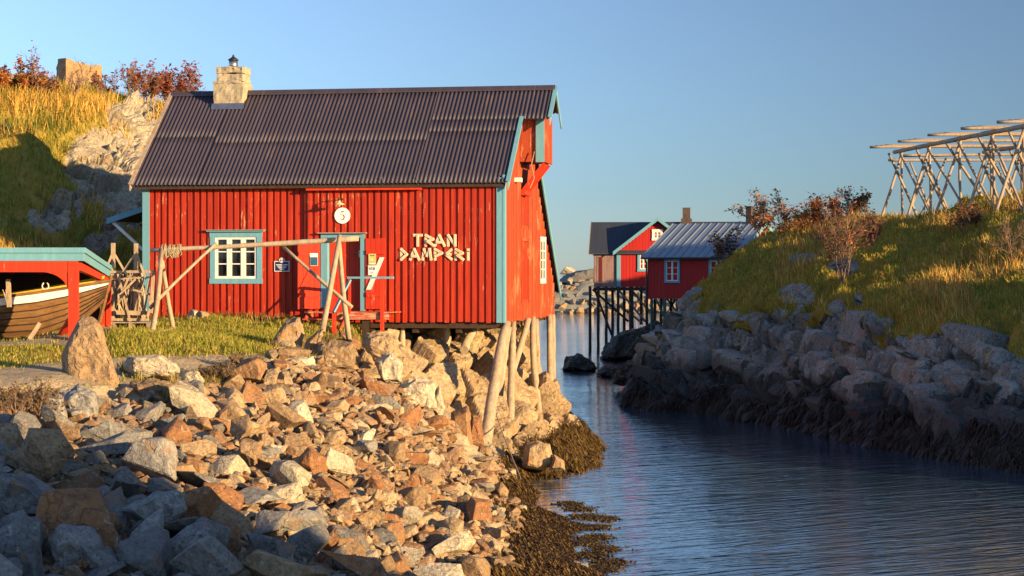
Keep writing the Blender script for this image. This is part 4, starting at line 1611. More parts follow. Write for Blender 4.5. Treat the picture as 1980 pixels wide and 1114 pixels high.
def card(name, label, Rm, x0, x1, z0, z1, mat, marks, cat='notice'):
    """flat card on a shutter door, given in the leaf's own frame"""
    c = HM @ Rm @ Vector(((x0 + x1) / 2, -.07, (z0 + z1) / 2))
    m = MB()
    m.box(x0, x1, -.066, -.0585, z0, z1)
    m.v = [HM @ Rm @ v for v in m.v]
    o = m.build(name, mat, None, loc=c)
    XF[o.name] = Matrix.Translation(c)
    tag(o, label, cat)
    for nm, mt, bs in marks:
        m = MB()
        for k, (a, b, d, e) in enumerate(bs):
            m.box(x0 + (x1 - x0) * a, x0 + (x1 - x0) * b, -.0695, -.0665, z0 + (z1 - z0) * d, z0 + (z1 - z0) * e)
        m.v = [HM @ Rm @ v for v in m.v]
        m.build(nm, mt, o)
    return o


zA, zB = H(610, 514).z, H(610, 490).z
card('notice_card', 'teal and white notice card on the door leaf nearer the window', RmL, -.3, -.07, zA, zB, M['paper'],
     [('printed_field', M['teal_sign'], [(.03, .97, .02, .70)]), ('printed_field', M['slate_blue'], [(.08, .5, .78, .82), (.08, .4, .88, .92)]),
      ('lettering', M['paper'], [])][:2])
m = MB()
zA2, zB2 = H(720, 512).z, H(720, 491).z
card('poster', 'yellow green poster with black heading on the right door leaf', RmR, .11, .34, zA2, zB2, M['yellow_card'],
     [('heading', M['slate_blue'], [(.2, .8, .80, .86)]), ('lettering', M['paper'], [(.1, .9, .05, .14), (.15, .6, .5, .53), (.15, .7, .42, .45), (.15, .55, .34, .37)])])
zA3, zB3 = H(720, 532).z, H(720, 513.5).z
card('poster', 'white notice with black strokes under the yellow poster', RmR, .10, .34, zA3, zB3, M['paper'],
     [('symbol', M['black'], [(.12, .2, .55, .82), (.3, .36, .5, .8), (.45, .52, .55, .85), (.62, .72, .5, .8), (.8, .88, .55, .82), (.3, .7, .2, .26)])])

# ------------------------------------------------------------------ log frame in front of the house
fr = thing('log_frame', 'old grey log frame with one long beam on two crossed pairs of legs', 'log frame', P(480, 655, 48.5))


def lg(name, a, b, r0, r1=None, mat='log', n=9):
    m = MB()
    m.log(P(*a), P(*b), r0, r1, n, .35)
    return m.build(name, M[mat], fr, False, True)


lg('beam', (292, 484, 49.6), (693, 461, 49.2), .055, .075)
lg('leg', (291, 664, 47.6), (313, 482, 49.55), .075, .06, 'pale_log')
lg('leg', (337, 650, 50.8), (311, 488, 49.75), .065, .055)
lg('leg', (623, 642, 47.6), (657, 456, 49.05), .08, .065, 'pale_log')
lg('leg', (676, 664, 50.2), (655, 460, 49.35), .075, .06)
lg('brace', (290, 596, 48.5), (418, 471, 49.45), .05, .04, 'pale_log')
lg('brace', (680, 594, 48.5), (548, 477, 49.4), .05, .045, 'pale_log')
lg('brace', (262, 656, 47.8), (334, 636, 50.6), .045, .04, 'pale_log')
# tangle of old rope hung over its end
m = MB()
for i in range(46):
    a = P(random.uniform(314, 351), random.uniform(478, 484), 49.62)
    pts = [a + Vector((0, -.09, .02)), a + Vector((0, -.13, -.08))]
    q = pts[-1]
    for k in range(2):
        q = q + Vector((random.uniform(-.07, .07), random.uniform(-.03, .03), -random.uniform(.03, .09)))
        pts.append(q)
    pts = [a + Vector((random.uniform(-.05, .05), .08, -.06)), a + Vector((0, 0, .085))] + pts
    m.tube(pts, random.uniform(.009, .018), 4)
tag(m.build('rope_bundle', M['rope'], None, loc=P(330, 484, 49.6)), 'frayed bundle of pale rope hung over the log beam end', 'rope')

# two grindstones at the foot of the wall
for (px, py, d, r, dk, lab) in ((374, 612, 54.9, .2, .08, 'thin pale grindstone leaning on the red wall, the smaller of two'), (391, 617, 54.0, .23, .13, 'thick tan grindstone standing in grass by the red wall')):
    m = MB()
    c = P(px, py, d)
    m.lathe((0, 0, 0), [(.05, -dk), (r * .93, -dk), (r, -dk * .8), (r, dk * .8), (r * .93, dk), (.05, dk)], 26, 'X')
    rot = Matrix.Rotation(rad(38), 4, 'Z') @ Matrix.Rotation(rad(8), 4, 'Y')
    m.v = [c + rot @ v for v in m.v]
    tag(m.build('grindstone', M['rock_pale'] if dk < .1 else M['rock_tan'], None, loc=c), lab, 'grindstone', 'grindstones by the wall')

# ------------------------------------------------------------------ boat shelter
sh = thing('boat_shelter', 'open red boat shelter with flat blue edged roof beside the hillside', 'shelter', P(120, 660, 44))
FA, FB = P(-420, 487, 44), P(160, 487, 44)
BB = P(213, 522, 50.6)
BA = BB + (FA - FB)
m = MB()
off = Vector((0, 0, .06))
m.prism([FA + off, FB + off, BB + off, BA + off], (0, 0, -.05))
m.build('roof', M['roof_dark'], sh)
m = MB()
for k, (dz0, h, pr_) in enumerate(((.1, .13, .07), (-.03, .19, .03))):
    m.prism([FA + Vector((0, -pr_, dz0)), FB + Vector((pr_, -pr_, dz0)), FB + Vector((pr_, -pr_, dz0 - h + .004)), FA + Vector((0, -pr_, dz0 - h + .004))], (0, .025, 0))
    m.prism([FB + Vector((pr_ - .02, -pr_ + .026, dz0)), BB + Vector((pr_ - .02, 0, dz0)), BB + Vector((pr_ - .02, 0, dz0 - h + .004)), FB + Vector((pr_ - .02, -pr_ + .026, dz0 - h + .004))], (.024, 0, 0))
m.build('fascia', M['blue'], sh)
m = MB()
zt = FB.z - .22
m.box(FA.x, FB.x - .12, 44.0, 44.14, zt - .26, zt)
m.build('beam', M['red_door'], sh)
px_, pxb = P(133, 600, 44.05), P(151, 600, 44.05)
m = MB()
m.box(px_.x, pxb.x, 43.985, 44.16, P(140, 668, 44).z, zt - .002)
m.build('post', M['red_door'], sh)
m = MB()
arc = [Vector((px_.x, 44.01, zt - .262))] + [Vector((px_.x - .62 + .62 * math.sin(t), 44.01, zt - .262 - .5 + .5 * math.cos(t))) for t in np.linspace(0, math.pi / 2, 9)]
m.prism(arc, (0, .1, 0))
m.build('arched_brace', M['red_door'], sh)
m = MB()
m.beam(P(152, 515, 44.3), P(205, 540, 50.2), .12, .2)
m.build('beam', M['red_door'], sh)
for (a, b) in ((195.5, 203), (205, 213)):
    m = MB()
    m.box(P(a, 600, 50.1).x, P(b, 600, 50.1).x, 50.1, 50.25, P(205, 636, 50.1).z, P(205, 538, 50.1).z)
    m.build('post', M['red_door'], sh)
m = MB()
m.beam(P(138, 618, 44.2), P(105, 672, 45.6), .16, .1)
m.build('brace', M['red_door'], sh)
m = MB()
m.box(P(-420, 0, 50.2).x, P(192, 0, 50.36).x, 50.36, 50.46, P(0, 690, 50.2).z, P(0, 520, 50.2).z)
m.build('rear_wall', M['dark_wood'], sh)  # dark sheet added so the shelter's inside reads as shade
for k in range(5):
    m = MB()
    xx = FB.x - .4 - k * .75
    m.beam((xx, 44.2, zt + .14), (xx - .68, 50.3, zt - .26), .08, .12)
    m.build('rafter', M['red_door'], sh)

# ------------------------------------------------------------------ clinker boat in the shelter
bow = P(196, 545, 46.6)
boat = thing('wooden_boat', 'long varnished clinker boat with a white top strake resting in the shelter', 'boat', P(60, 672, 45.6))
BX = Vector((-1, -.06, 0)).normalized()
BY = Vector((.06, -1, 0)).normalized()                       # towards the viewer
LB = 8.2
ST = [0, .04, .1, .18, .28, .4, .52, .64, .76, .86, .94, 1.0]
NS = 7


def station(t):
    """half section at t along the hull: list of (out, z) from gunwale to keel"""
    full = math.sin(math.pi * min(1, max(0.0, t * .94 + .0))) ** .62
    half = .02 + 1.02 * full
    sheer = .52 + .78 * abs(t - .5) ** 2 * 4 * .62
    keel = -.52 + 1.12 * max(0, (.22 - t) / .22) ** 2.2 + .45 * max(0, (t - .86) / .14) ** 1.8
    pts = []
    for k in range(NS + 1):
        u = k / NS
        w = half * (1 - u ** 2.1) ** .62 * (1 - .08 * u)
        pts.append((w, sheer + (keel - sheer) * (u ** .92)))
    return pts


KZ = bow.z - station(0)[0][1]
ORB = Vector((bow.x, bow.y, KZ))


def bp(t, out, z):
    rake = .25 * (z - .2) * max(0, 1 - t * 7)
    return ORB + BX * (t * LB - rake) + BY * out + UP * z


def strake(m, k0, k1, side, lift, sub=1):
    v, f = [], []
    for i, t in enumerate(ST):
        s_ = station(t)
        for (w, z), o in ((s_[k0], lift), (s_[k1], 0.0)):
            v.append(bp(t, side * (w + o), z - (0 if o else .012)))
        for (w, z), o in ((s_[k0], lift - .024), (s_[k1], -.024)):
            v.append(bp(t, side * (max(0, w + o)), z))
    for i in range(len(ST) - 1):
        a, b = i * 4, i * 4 + 4
        f += [(a, a + 1, b + 1, b), (a + 2, b + 2, b + 3, a + 3), (a, b, b + 2, a + 2), (a + 1, a + 3, b + 3, b + 1)]
    m.add(v, f)


m = MB()
for side in (1, -1):
    for k in range(1, NS):
        strake(m, k, k + 1, side, .036)
m.tube([bp(t, 0, station(t)[-1][1] - .02) for t in ST], .05, 6)
nplank = len(m.f)
for side in (1, -1):
    for k in range(1, NS):
        m.tube([bp(t, side * (station(t)[k][0] + .045), station(t)[k][1] - .02) for t in ST], .014, 4)
hull = m.build('hull', M['hull'], boat, False, False)
hull.data.materials.append(M['dark_wood'])
for i_, p_ in enumerate(hull.data.polygons):
    if i_ >= nplank:
        p_.material_index = 1
m = MB()
for side in (1, -1):
    strake(m, 0, 1, side, .04)
m.build('top_strake', M['white'], boat)
m = MB()
for side in (1, -1):
    m.tube([bp(t, side * (station(t)[0][0] + .015), station(t)[0][1] + .02) for t in ST], .045, 6)
m.tube([bp(0.0, 0, -.05), bp(0, 0, .4), bp(0, 0, station(0)[0][1] + .16)], [.05, .055, .045], 6)
m.build('gunwale', M['hull'], boat)
for t in (.3, .5, .7):
    m = MB()
    w = station(t)[0][0] - .05
    m.beam(bp(t, -w, .42), bp(t, w, .42), .3, .04)
    m.build('thwart', M['hull'], boat)
m = MB()
m.prism([bp(.1, -.3, .72), bp(.44, -.78, .52), bp(.44, .78, .52), bp(.1, .3, .72)], (0, 0, .04))
m.build('deck', M['tarp'], boat)
for t in (.30, .155):
    m = MB()
    c = bp(t, station(t)[0][0] - .03, station(t)[0][1] + .15)
    m.tube([c + Vector((.08 * math.sin(a), 0, .09 * math.cos(a))) for a in np.linspace(.5, 2 * math.pi - .5, 11)], .017, 5)
    m.tube([c + Vector((0, 0, -.09)), c + Vector((0, 0, -.16))], .02, 5)
    m.build('oarlock', M['white'], boat, smooth=True)
# second boat behind with an ochre gunwale
b2 = thing('wooden_boat', 'dark boat with an ochre yellow top edge stored behind the white striped boat', 'boat', P(90, 600, 48.6))
sv = (bow, ORB, LB)
ORB = Vector((P(188, 560, 48.8).x, 48.8, P(188, 552, 48.8).z - station(0)[0][1] + .25))
LB = 6.8
m = MB()
for side in (1, -1):
    for k in range(1, NS):
        strake(m, k, k + 1, side, .02)
m.build('hull', M['hull'], b2)
m = MB()
for side in (1, -1):
    strake(m, 0, 1, side, .04)
m.build('top_strake', M['yellow_paint'], b2)
ORB, LB = sv[1], sv[2]
# props and loose things round the boat
pr1 = thing('boat_prop', 'forked pale plank post propping the boat side, foot in the grass', 'prop', P(60, 690, 44.2))
m = MB()
m.beam(P(59, 692, 44.3), P(58, 655, 44.3), .10, .15, (0, 1, 0))
m.build('post', M['pale_log'], pr1)
m = MB()
m.beam(P(56, 658, 44.28), P(77, 626, 44.5), .075, .13, (0, 1, 0))
m.build('arm', M['pale_log'], pr1)
m = MB()
for k in range(5):
    a = P(-30, 690 - k * 3, 44.6 + k * .2)
    m.beam(a, P(44, 686 - k * 2.5, 44.8 + k * .2), .12, .05)
tag(m.build('plank_pile', M['grey_wood'], None, loc=P(10, 692, 44.8)), 'low pile of dark weathered planks under the boat', 'planks')
m = MB()
m.box(P(68, 0, 45.6).x, P(100, 0, 45.6).x, 45.6, 46.2, P(0, 690, 45.6).z, P(0, 668, 45.6).z)
m.build('keel_block', M['grey_wood'], None, loc=P(84, 688, 45.8), bevel=.03)
tag(bpy.data.objects['keel_block'], 'grey timber block on the ground beneath the boat keel', 'block')
m = MB()
m.beam(P(18, 594, 44.9), P(16, 540, 44.9), .1, .08, (0, 1, 0))
for k in range(6):
    m.tube([P(5 + k * 3, 560 + (k % 2) * 6, 44.8), P(10 + k * 1.5, 575, 44.75), P(14, 588, 44.8)], .012, 4)
tag(m.build('mooring_post', M['pale_log'], None, loc=P(17, 594, 44.9)), 'short upright stick with rope ends at the boat gunwale', 'stick')

# ------------------------------------------------------------------ stack of old wooden racks between shelter and house
rk = thing('wooden_rack', 'tall pale wooden rack frame stuffed with thin sticks beside the house corner', 'rack', P(255, 636, 51))


def rb(name, a, b, w, h=None, mat='pale_log'):
    m = MB()
    m.beam(P(*a), P(*b), w, h or w, (0, 1, 0))
    return m.build(name, M[mat], rk)


rb('post', (218, 632, 50.4), (219, 470, 50.4), .10)
rb('post', (262, 632, 50.6), (263, 471, 50.6), .10)
rb('post', (292, 606, 50.0), (297, 524, 50.2), .08)
rb('crossbar', (212, 526, 50.35), (298, 525, 50.2), .07)
rb('crossbar', (216, 540, 50.3), (292, 536, 50.2), .045)
rb('crossbar', (216, 618, 50.3), (288, 618, 50.3), .07)
rb('crossbar', (226, 604, 50.25), (286, 606, 50.25), .12)
for (a, b) in (((219, 487), (247, 535)), ((219, 487), (205, 520)), ((263, 489), (238, 526)), ((263, 487), (282, 540)), ((228, 530), (252, 622)), ((247, 540), (228, 590)), ((290, 534), (276, 620)), ((240, 555), (292, 570)), ((262, 540), (232, 570))):
    rb('brace', (*a, 50.2), (*b, 50.15), .05)
m = MB()
for k in range(70):
    a = (random.uniform(220, 288), random.uniform(605, 622), random.uniform(50.5, 51.3))
    b = (a[0] + random.uniform(-22, 14), random.uniform(520, 580), a[2] + random.uniform(-.2, .3))
    m.tube([P(*a), P((a[0] + b[0]) / 2 + random.uniform(-4, 4), (a[1] + b[1]) / 2, a[2]), P(*b)], random.uniform(.014, .032), 5)
tag(m.build('stick_bundle', M['log'], None, loc=P(255, 622, 50.9)), 'bundle of thin dry sticks packed inside the wooden rack', 'sticks')
pal = thing('pallet', 'weathered wooden pallet lying under the rack of sticks', 'pallet', P(255, 636, 50.6))
for k in range(4):
    m = MB()
    m.box(P(212, 0, 50.3).x, P(291, 0, 50.3).x, 50.2 + k * .3, 50.38 + k * .3, P(0, 625, 50.3).z, P(0, 622.5, 50.3).z)
    m.build('slat', M['grey_wood'], pal)
for k in range(3):
    m = MB()
    xx = P(216 + 34 * k, 0, 50.3).x
    m.box(xx, xx + .1, 50.2, 51.3, P(0, 634, 50.3).z, P(0, 625.2, 50.3).z)
    m.build('block', M['grey_wood'], pal)
m = MB()
m.box(P(212, 0, 50.3).x, P(291, 0, 50.3).x, 50.19, 50.3, P(0, 637, 50.3).z, P(0, 634.2, 50.3).z)
m.build('slat', M['grey_wood'], pal)

# mooring line down to the water
m = MB()
m.tube([P(958, 796, 53), P(968, 828, 51.5), P(985, 872, 49.5), P(1007, 926, 47.4)], .016, 5)
tag(m.build('mooring_rope', M['grey_wood'], None, loc=P(1007, 926, 47.4)), 'thin dark rope running from the corner stilt to the water', 'rope')


# ------------------------------------------------------------------ rocks
def rock_mesh(name, seed, dims, n=18, cuts=0, rough=.05, bev=.05, pts=None, boxy=.5):
    r = random.Random(seed)
    bm = bmesh.new()
    if pts is None:
        pts = []
        for _ in range(n):
            v = Vector((r.gauss(0, 1), r.gauss(0, 1), r.gauss(0, 1))).normalized()
            mx = max(abs(v.x), abs(v.y), abs(v.z))
            v = v.lerp(v / mx, boxy) * r.uniform(.82, 1.05)
            pts.append(Vector((v.x * dims[0] / 2, v.y * dims[1] / 2, v.z * dims[2] / 2)))
    for p in pts:
        bm.verts.new(p)
    res = bmesh.ops.convex_hull(bm, input=list(bm.verts))
    bmesh.ops.delete(bm, geom=[e for e in res['geom_interior'] if isinstance(e, bmesh.types.BMVert)], context='VERTS')
    bmesh.ops.dissolve_limit(bm, angle_limit=rad(14), verts=list(bm.verts), edges=list(bm.edges))
    sz = min(dims)
    if bev:
        bmesh.ops.bevel(bm, geom=list(bm.edges), offset=sz * bev, segments=1, affect='EDGES', clamp_overlap=True)
    bmesh.ops.triangulate(bm, faces=list(bm.faces))
    if cuts:
        for c in range(cuts):
            es = [e for e in bm.edges if e.calc_length() > sz * .10]
            bmesh.ops.subdivide_edges(bm, edges=es, cuts=1)
            bmesh.ops.triangulate(bm, faces=list(bm.faces))
        bm.normal_update()
        off = Vector((r.uniform(0, 90), r.uniform(0, 90), r.uniform(0, 90)))
        for v in bm.verts:
            a = mnoise.fractal((v.co / sz) * 1.6 + off, 1.0, 2.0, 3)
            b = mnoise.fractal((v.co / sz) * 5.0 + off, .9, 2.0, 3)
            v.co += v.normal * sz * rough * (a * 1.2 + b * .5)
        if cuts >= 2:
            q = np.array([tuple(v.co) for v in bm.verts]) / sz * 2.6 + seed
            q = q + .5 * np.stack([fbm(q + 9, 2, 1), fbm(q + 40, 2, 2), fbm(q + 80, 2, 3)], 1)
            d1, d2, h, dl = cells(q, seed)
            f = (h[:, 0] - .5) + 1.3 * ((h - .5) * dl).sum(1) - .5 * np.clip(1 - (d2 - d1) / .1, 0, 1)
            bm.normal_update()
            for v, k in zip(bm.verts, f):
                v.co += v.normal * sz * rough * 1.1 * float(k)
    me = bpy.data.meshes.new(name)
    bm.to_mesh(me)
    bm.free()
    me.materials.append(M['rock_grey'])
    return me


def place_rock(name, me, mat, loc, rot, scale, label, cat='rock', group=None):
    o = bpy.data.objects.new(name, me)
    COL.objects.link(o)
    o.location = loc
    o.rotation_euler = rot
    o.scale = (scale,) * 3 if not hasattr(scale, '__len__') else scale
    o.material_slots[0].link = 'OBJECT'
    o.material_slots[0].material = M[mat]
    return tag(o, label, cat, group)


def hero(name, outline, d, thick, mat, label, cat='boulder', seed=0, cuts=2, rough=.05, lean=0.0, taper=.55, group=None):
    """a single stone with the outline given in photo pixels at distance d, its own depth and rough faces"""
    r = random.Random(seed)
    base = P(sum(p[0] for p in outline) / len(outline), max(p[1] for p in outline), d + thick / 2)
    pts = []
    cxm = sum(p[0] for p in outline) / len(outline)
    cym = sum(p[1] for p in outline) / len(outline)
    for (a, b) in outline:
        q = P(a, b, d + thick * .5)
        pts.append(q)
        for k, (s_, off) in enumerate(((.72, -.5), (.72, .5))):
            f = s_ * r.uniform(.8, 1.12)
            w = P(cxm + (a - cxm) * f, cym + (b - cym) * f, d + thick * .5 + thick * off * r.uniform(.8, 1.1))
            pts.append(w)
    pts = [p - base for p in pts]
    xs = [max(p[i] for p in pts) - min(p[i] for p in pts) for i in range(3)]
    me = rock_mesh(name, seed, xs, cuts=cuts, rough=rough, bev=.045, pts=pts)
    o = place_rock(name, me, mat, base, (0, 0, 0), 1, label, cat, group)
    return o


hero('standing_stone', [(115, 786), (117, 690), (128, 655), (150, 608), (170, 603), (190, 614), (206, 645), (215, 690), (238, 745), (242, 786)], 37, .85, 'rock_tan', 'tall pointed standing stone at the edge of the gravel path', seed=5, cuts=3, rough=.04)
HERO = [
    ([(238, 712), (246, 688), (275, 683), (312, 684), (349, 712), (347, 722), (325, 731), (262, 735)], 38.4, .9, 'rock_pale', 'large pale boulder lying flat beside the standing stone'),
    ([(250, 740), (300, 731), (335, 742), (338, 782), (318, 796), (268, 790)], 36.6, .8, 'rock_tan', 'tan boulder right under the flat pale boulder'),
    ([(120, 760), (150, 741), (186, 752), (192, 790), (185, 822), (140, 840), (122, 800)], 34.6, .7, 'rock_grey', 'grey boulder with a sunlit top in front of the standing stone'),
    ([(60, 800), (85, 760), (122, 764), (136, 830), (130, 850), (80, 850)], 33.6, .7, 'rock_grey', 'grey shaded boulder by the dry bush at the path edge'),
    ([(518, 688), (526, 655), (550, 620), (580, 612), (587, 630), (588, 690)], 46.2, .8, 'rock_tan', 'upright wedge shaped stone in front of the wooden steps'),
    ([(586, 685), (592, 660), (612, 640), (628, 632), (622, 665), (612, 688)], 45.8, .5, 'rock_tan', 'thin slab leaning against the wedge shaped stone by the steps'),
    ([(612, 715), (616, 662), (640, 655), (686, 662), (689, 716), (650, 722)], 45.0, .8, 'rock_tan', 'square boulder below the crossed legs of the log frame'),
    ([(698, 668), (706, 644), (738, 640), (772, 650), (778, 690), (760, 706), (716, 700)], 48.6, .9, 'rock_tan', 'broad boulder with a rough dark top under the porch landing'),
    ([(722, 700), (756, 678), (782, 700), (778, 742), (738, 742)], 46.6, .7, 'rock_pale', 'pale rounded boulder below the broad boulder at the porch'),
    ([(690, 700), (704, 672), (720, 690), (724, 708)], 46.4, .4, 'rock_tan', 'small split stone between two boulders under the porch'),
    ([(768, 745), (800, 728), (844, 738), (850, 795), (815, 802), (770, 790)], 46.4, .9, 'rock_pale', 'big pale blocky boulder against the bedrock'),
    ([(830, 790), (850, 742), (862, 790), (848, 812)], 46.6, .6, 'rock_pale', 'narrow upright slab beside the big pale block'),
    ([(505, 712), (530, 690), (575, 688), (608, 690), (612, 712), (560, 722)], 43.6, .6, 'rock_pale', 'flat pale stone in the row along the path'),
    ([(345, 760), (350, 722), (380, 716), (395, 735), (392, 758)], 38.4, .6, 'rock_pale', 'rounded pale stone at the path corner'),
    ([(0, 892), (0, 860), (40, 848), (88, 850), (94, 872), (60, 890)], 30.6, .7, 'rock_pale', 'long pale rounded block in the shade near the bushes'),
    ([(120, 850), (160, 826), (235, 822), (260, 838), (240, 856), (150, 862)], 32.2, .8, 'rock_grey', 'flat grey slab below the standing stone'),
    ([(232, 985), (300, 952), (352, 950), (366, 985), (330, 1030), (308, 1048)], 26.8, .5, 'rock_grey', 'triangular flat grey slab tilted on edge'),
    ([(290, 1080), (330, 1040), (395, 1004), (420, 1018), (432, 1060), (440, 1125), (300, 1125)], 25.4, 1.0, 'rock_grey', 'biggest rounded grey boulder of the shaded rubble'),
    ([(-30, 1150), (-10, 1040), (15, 1030), (70, 1042), (85, 1085), (90, 1150)], 23.8, .8, 'rock_grey', 'square edged grey block at the lower corner of the rubble'),
    ([(-30, 990), (0, 918), (50, 922), (66, 955), (120, 985), (110, 1010), (0, 1010)], 26.0, .9, 'rock_grey', 'sloping grey slab above the square edged block'),
    ([(80, 1050), (120, 1010), (185, 1020), (205, 1060), (150, 1125), (92, 1120)], 24.6, .8, 'rock_grey', 'cracked purple grey slab beside the square edged block'),
    ([(105, 1000), (140, 980), (195, 990), (195, 1030), (170, 1040), (112, 1020)], 26.0, .6, 'rock_rust', 'rust brown block with flat top in the shade'),
    ([(835, 1008), (880, 1003), (905, 1030), (930, 1070), (930, 1088), (840, 1055)], 33.0, .35, 'rock_tan', 'long flat tan slab at the edge of the seaweed'),
    ([(896, 1020), (918, 1005), (938, 1045), (934, 1066), (902, 1040)], 33.6, .35, 'rock_tan', 'pointed tan slab touching the seaweed'),
    ([(732, 872), (736, 846), (756, 837), (770, 858), (762, 884), (740, 884)], 41.0, .4, 'rock_pale', 'white rounded stone in the middle of the rubble'),
    ([(795, 898), (800, 866), (835, 862), (846, 895), (836, 908)], 41.6, .5, 'rock_pale', 'bright block with a dark shaded side in the rubble'),
    ([(1010, 905), (1014, 856), (1040, 848), (1066, 858), (1072, 900), (1040, 912)], 49.6, .9, 'rock_tan', 'rounded tan boulder set in the seaweed under the stilts'),
    ([(1060, 910), (1070, 876), (1090, 890), (1094, 910)], 49.4, .6, 'rock_tan', 'small pale boulder at the water beside the rounded tan boulder'),
    ([(986, 1008), (990, 978), (1018, 976), (1026, 1004)], 41.0, .4, 'rock_pale', 'pale boulder poking out of the brown seaweed'),
    ([(1094, 1106), (1108, 1082), (1136, 1090), (1142, 1110)], 34.2, .35, 'rock_grey', 'grey stone at the weedy waterline'),
    ([(868, 870), (872, 795), (905, 785), (915, 860), (900, 872)], 48.6, .8, 'rock_rust', 'tall orange block at the foot of the bedrock'),
    ([(900, 868), (912, 800), (930, 806), (938, 868)], 49.4, .6, 'rock_rust', 'second orange block, between the tall block and the corner stilt'),
    ([(920, 880), (926, 862), (945, 862), (950, 884)], 47.0, .4, 'rock_tan', 'small ochre cube shaped stone beside the corner stilt'),
    ([(700, 868), (735, 800), (780, 806), (800, 840), (760, 862)], 43.0, .6, 'rock_rust', 'orange faced flat block in the upper rubble'),
    ([(485, 800), (505, 768), (560, 770), (566, 800), (540, 812)], 39.6, .6, 'rock_tan', 'broad tan block at the top of the rubble'),
    ([(545, 860), (560, 835), (600, 850), (660, 905), (640, 915), (590, 890)], 37.2, .5, 'rock_rust', 'long orange slab lying down the middle of the slope'),
    ([(600, 1060), (640, 1010), (700, 1030), (720, 1062), (660, 1085)], 30.0, .5, 'rock_grey', 'grey slab at the edge of the shade near the seaweed'),
    ([(430, 905), (470, 860), (530, 880), (520, 925), (460, 930)], 33.5, .6, 'rock_grey', 'flat topped slate block where the shade begins'),
    ([(335, 915), (360, 880), (395, 892), (396, 925), (370, 930)], 31.0, .5, 'rock_rust', 'rust coloured slab standing in the shaded rubble'),
]
for i, (ol, d, th, mt, lab) in enumerate(HERO):
    hero('boulder', ol, d, th, mt, lab, seed=100 + i, cuts=2 if i < 22 else 1, rough=.055, group='single large boulders of the bank')

PROTO = []
for i in range(18):
    r = random.Random(500 + i)
    kind = ('slab', 'block', 'wedge')[i % 3]
    dims = {'slab': (1.4, .95, .5), 'block': (1.05, .9, .74), 'wedge': (1.55, .7, .6)}[kind]
    dims = tuple(x * r.uniform(.85, 1.15) for x in dims)
    PROTO.append((kind, rock_mesh('rock', 500 + i, dims, r.choice((10, 12, 16)), 1, .04, .03, boxy=r.uniform(.2, .8))))

w = (rub > .5) & (GL.mask[:, 1] < .5) & ~((ppx > 880) & (ppy < 905)) & ~((ppx > 800) & (ppy < 780)) & (ppy > slope_line + 2 + 34 * (ppx < 480) + 12 * (ppx >= 480)) & (GL.y < 53) & (GL.y > 22) & (pl[:, 2] > .15) & seen(pl, 60)
w = w.astype(float) * (1 - .9 * GL.mask[:, 1])


def cands(n):
    p = GL.scatter(n, w)
    a, b = pix(p)
    return p, a, b


pts_, qx, qy = cands(9000)
order = RNG.permutation(len(pts_))
big, chosen = [], []
grid = {}


def fits(x, y, r, cell=.5):
    ix, iy = int(x / cell), int(y / cell)
    for a in range(ix - 3, ix + 4):
        for b in range(iy - 3, iy + 4):
            for (x2, y2, r2) in grid.get((a, b), ()):
                if (x - x2) ** 2 + (y - y2) ** 2 < (.62 * (r + r2)) ** 2:
                    return False
    grid.setdefault((ix, iy), []).append((x, y, r))
    return True


# sizes shrink class by class; larger stones lie low and towards the viewer
for cls, (rmin, rmax, num) in enumerate(((.44, .66, 55), (.31, .47, 220), (.20, .31, 480))):
    for i in order:
        if num <= 0:
            break
        x, y, z = pts_[i]
        r = RNG.uniform(rmin, rmax) * (.86 + .42 * smooth01(np.array(33 - y), 0, 7)) * (1 if qx[i] < 560 else .86)
        if fits(x, y, r):
            big.append((x, y, z, r, qx[i], qy[i]))
            num -= 1


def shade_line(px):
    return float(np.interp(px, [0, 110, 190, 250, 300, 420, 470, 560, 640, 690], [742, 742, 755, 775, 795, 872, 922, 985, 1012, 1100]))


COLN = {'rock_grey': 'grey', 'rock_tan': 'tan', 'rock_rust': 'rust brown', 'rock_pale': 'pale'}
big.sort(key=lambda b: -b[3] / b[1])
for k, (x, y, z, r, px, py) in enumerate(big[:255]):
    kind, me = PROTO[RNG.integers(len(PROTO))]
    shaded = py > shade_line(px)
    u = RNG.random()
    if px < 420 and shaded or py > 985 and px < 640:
        mt = 'rock_grey' if u < .68 else 'rock_rust' if u < .84 else 'rock_tan'  # grey dominates in shade: the shade's tone is painted into the stones
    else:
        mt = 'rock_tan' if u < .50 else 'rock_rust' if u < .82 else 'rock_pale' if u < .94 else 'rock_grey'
    if shaded:
        wh = 'in the shaded rubble ' + ('below the standing stone' if py < 900 and px < 300 else 'near the triangular slab' if px < 330 and py < 1020 else 'by the biggest grey boulder' if px < 520 else 'where the shade meets the seaweed')
    else:
        wh = 'in the sunlit rubble ' + ('below the path' if px < 470 and py < 830 else 'under the log frame' if py < 760 else 'below the porch' if py < 830 and px < 800 else 'at the foot of the bedrock' if px > 800 and py < 900 else 'beside the seaweed' if px > 800 else 'along the edge of the shade' if px < 620 or py > shade_line(px) - 90 and px < 700 else 'in the middle of the slope')
    size = 'large' if r * 1000 / y > 10.5 else 'middling' if r * 1000 / y > 7.2 else 'small'
    shape = {'slab': 'flat slab', 'block': 'angular block', 'wedge': 'wedge shaped stone'}[kind]
    lab = f'{size} {COLN[mt]} {shape} {wh}'
    tilt = .35
    rot = (RNG.normal(0, tilt) - .12, RNG.normal(0, tilt) + .1, RNG.uniform(0, 6.28))
    place_rock('rock', me, mt, (x, y, z + r * (.2 + .45 * RNG.random())), rot, r * 1.75, lab, 'rock', lab + 's')

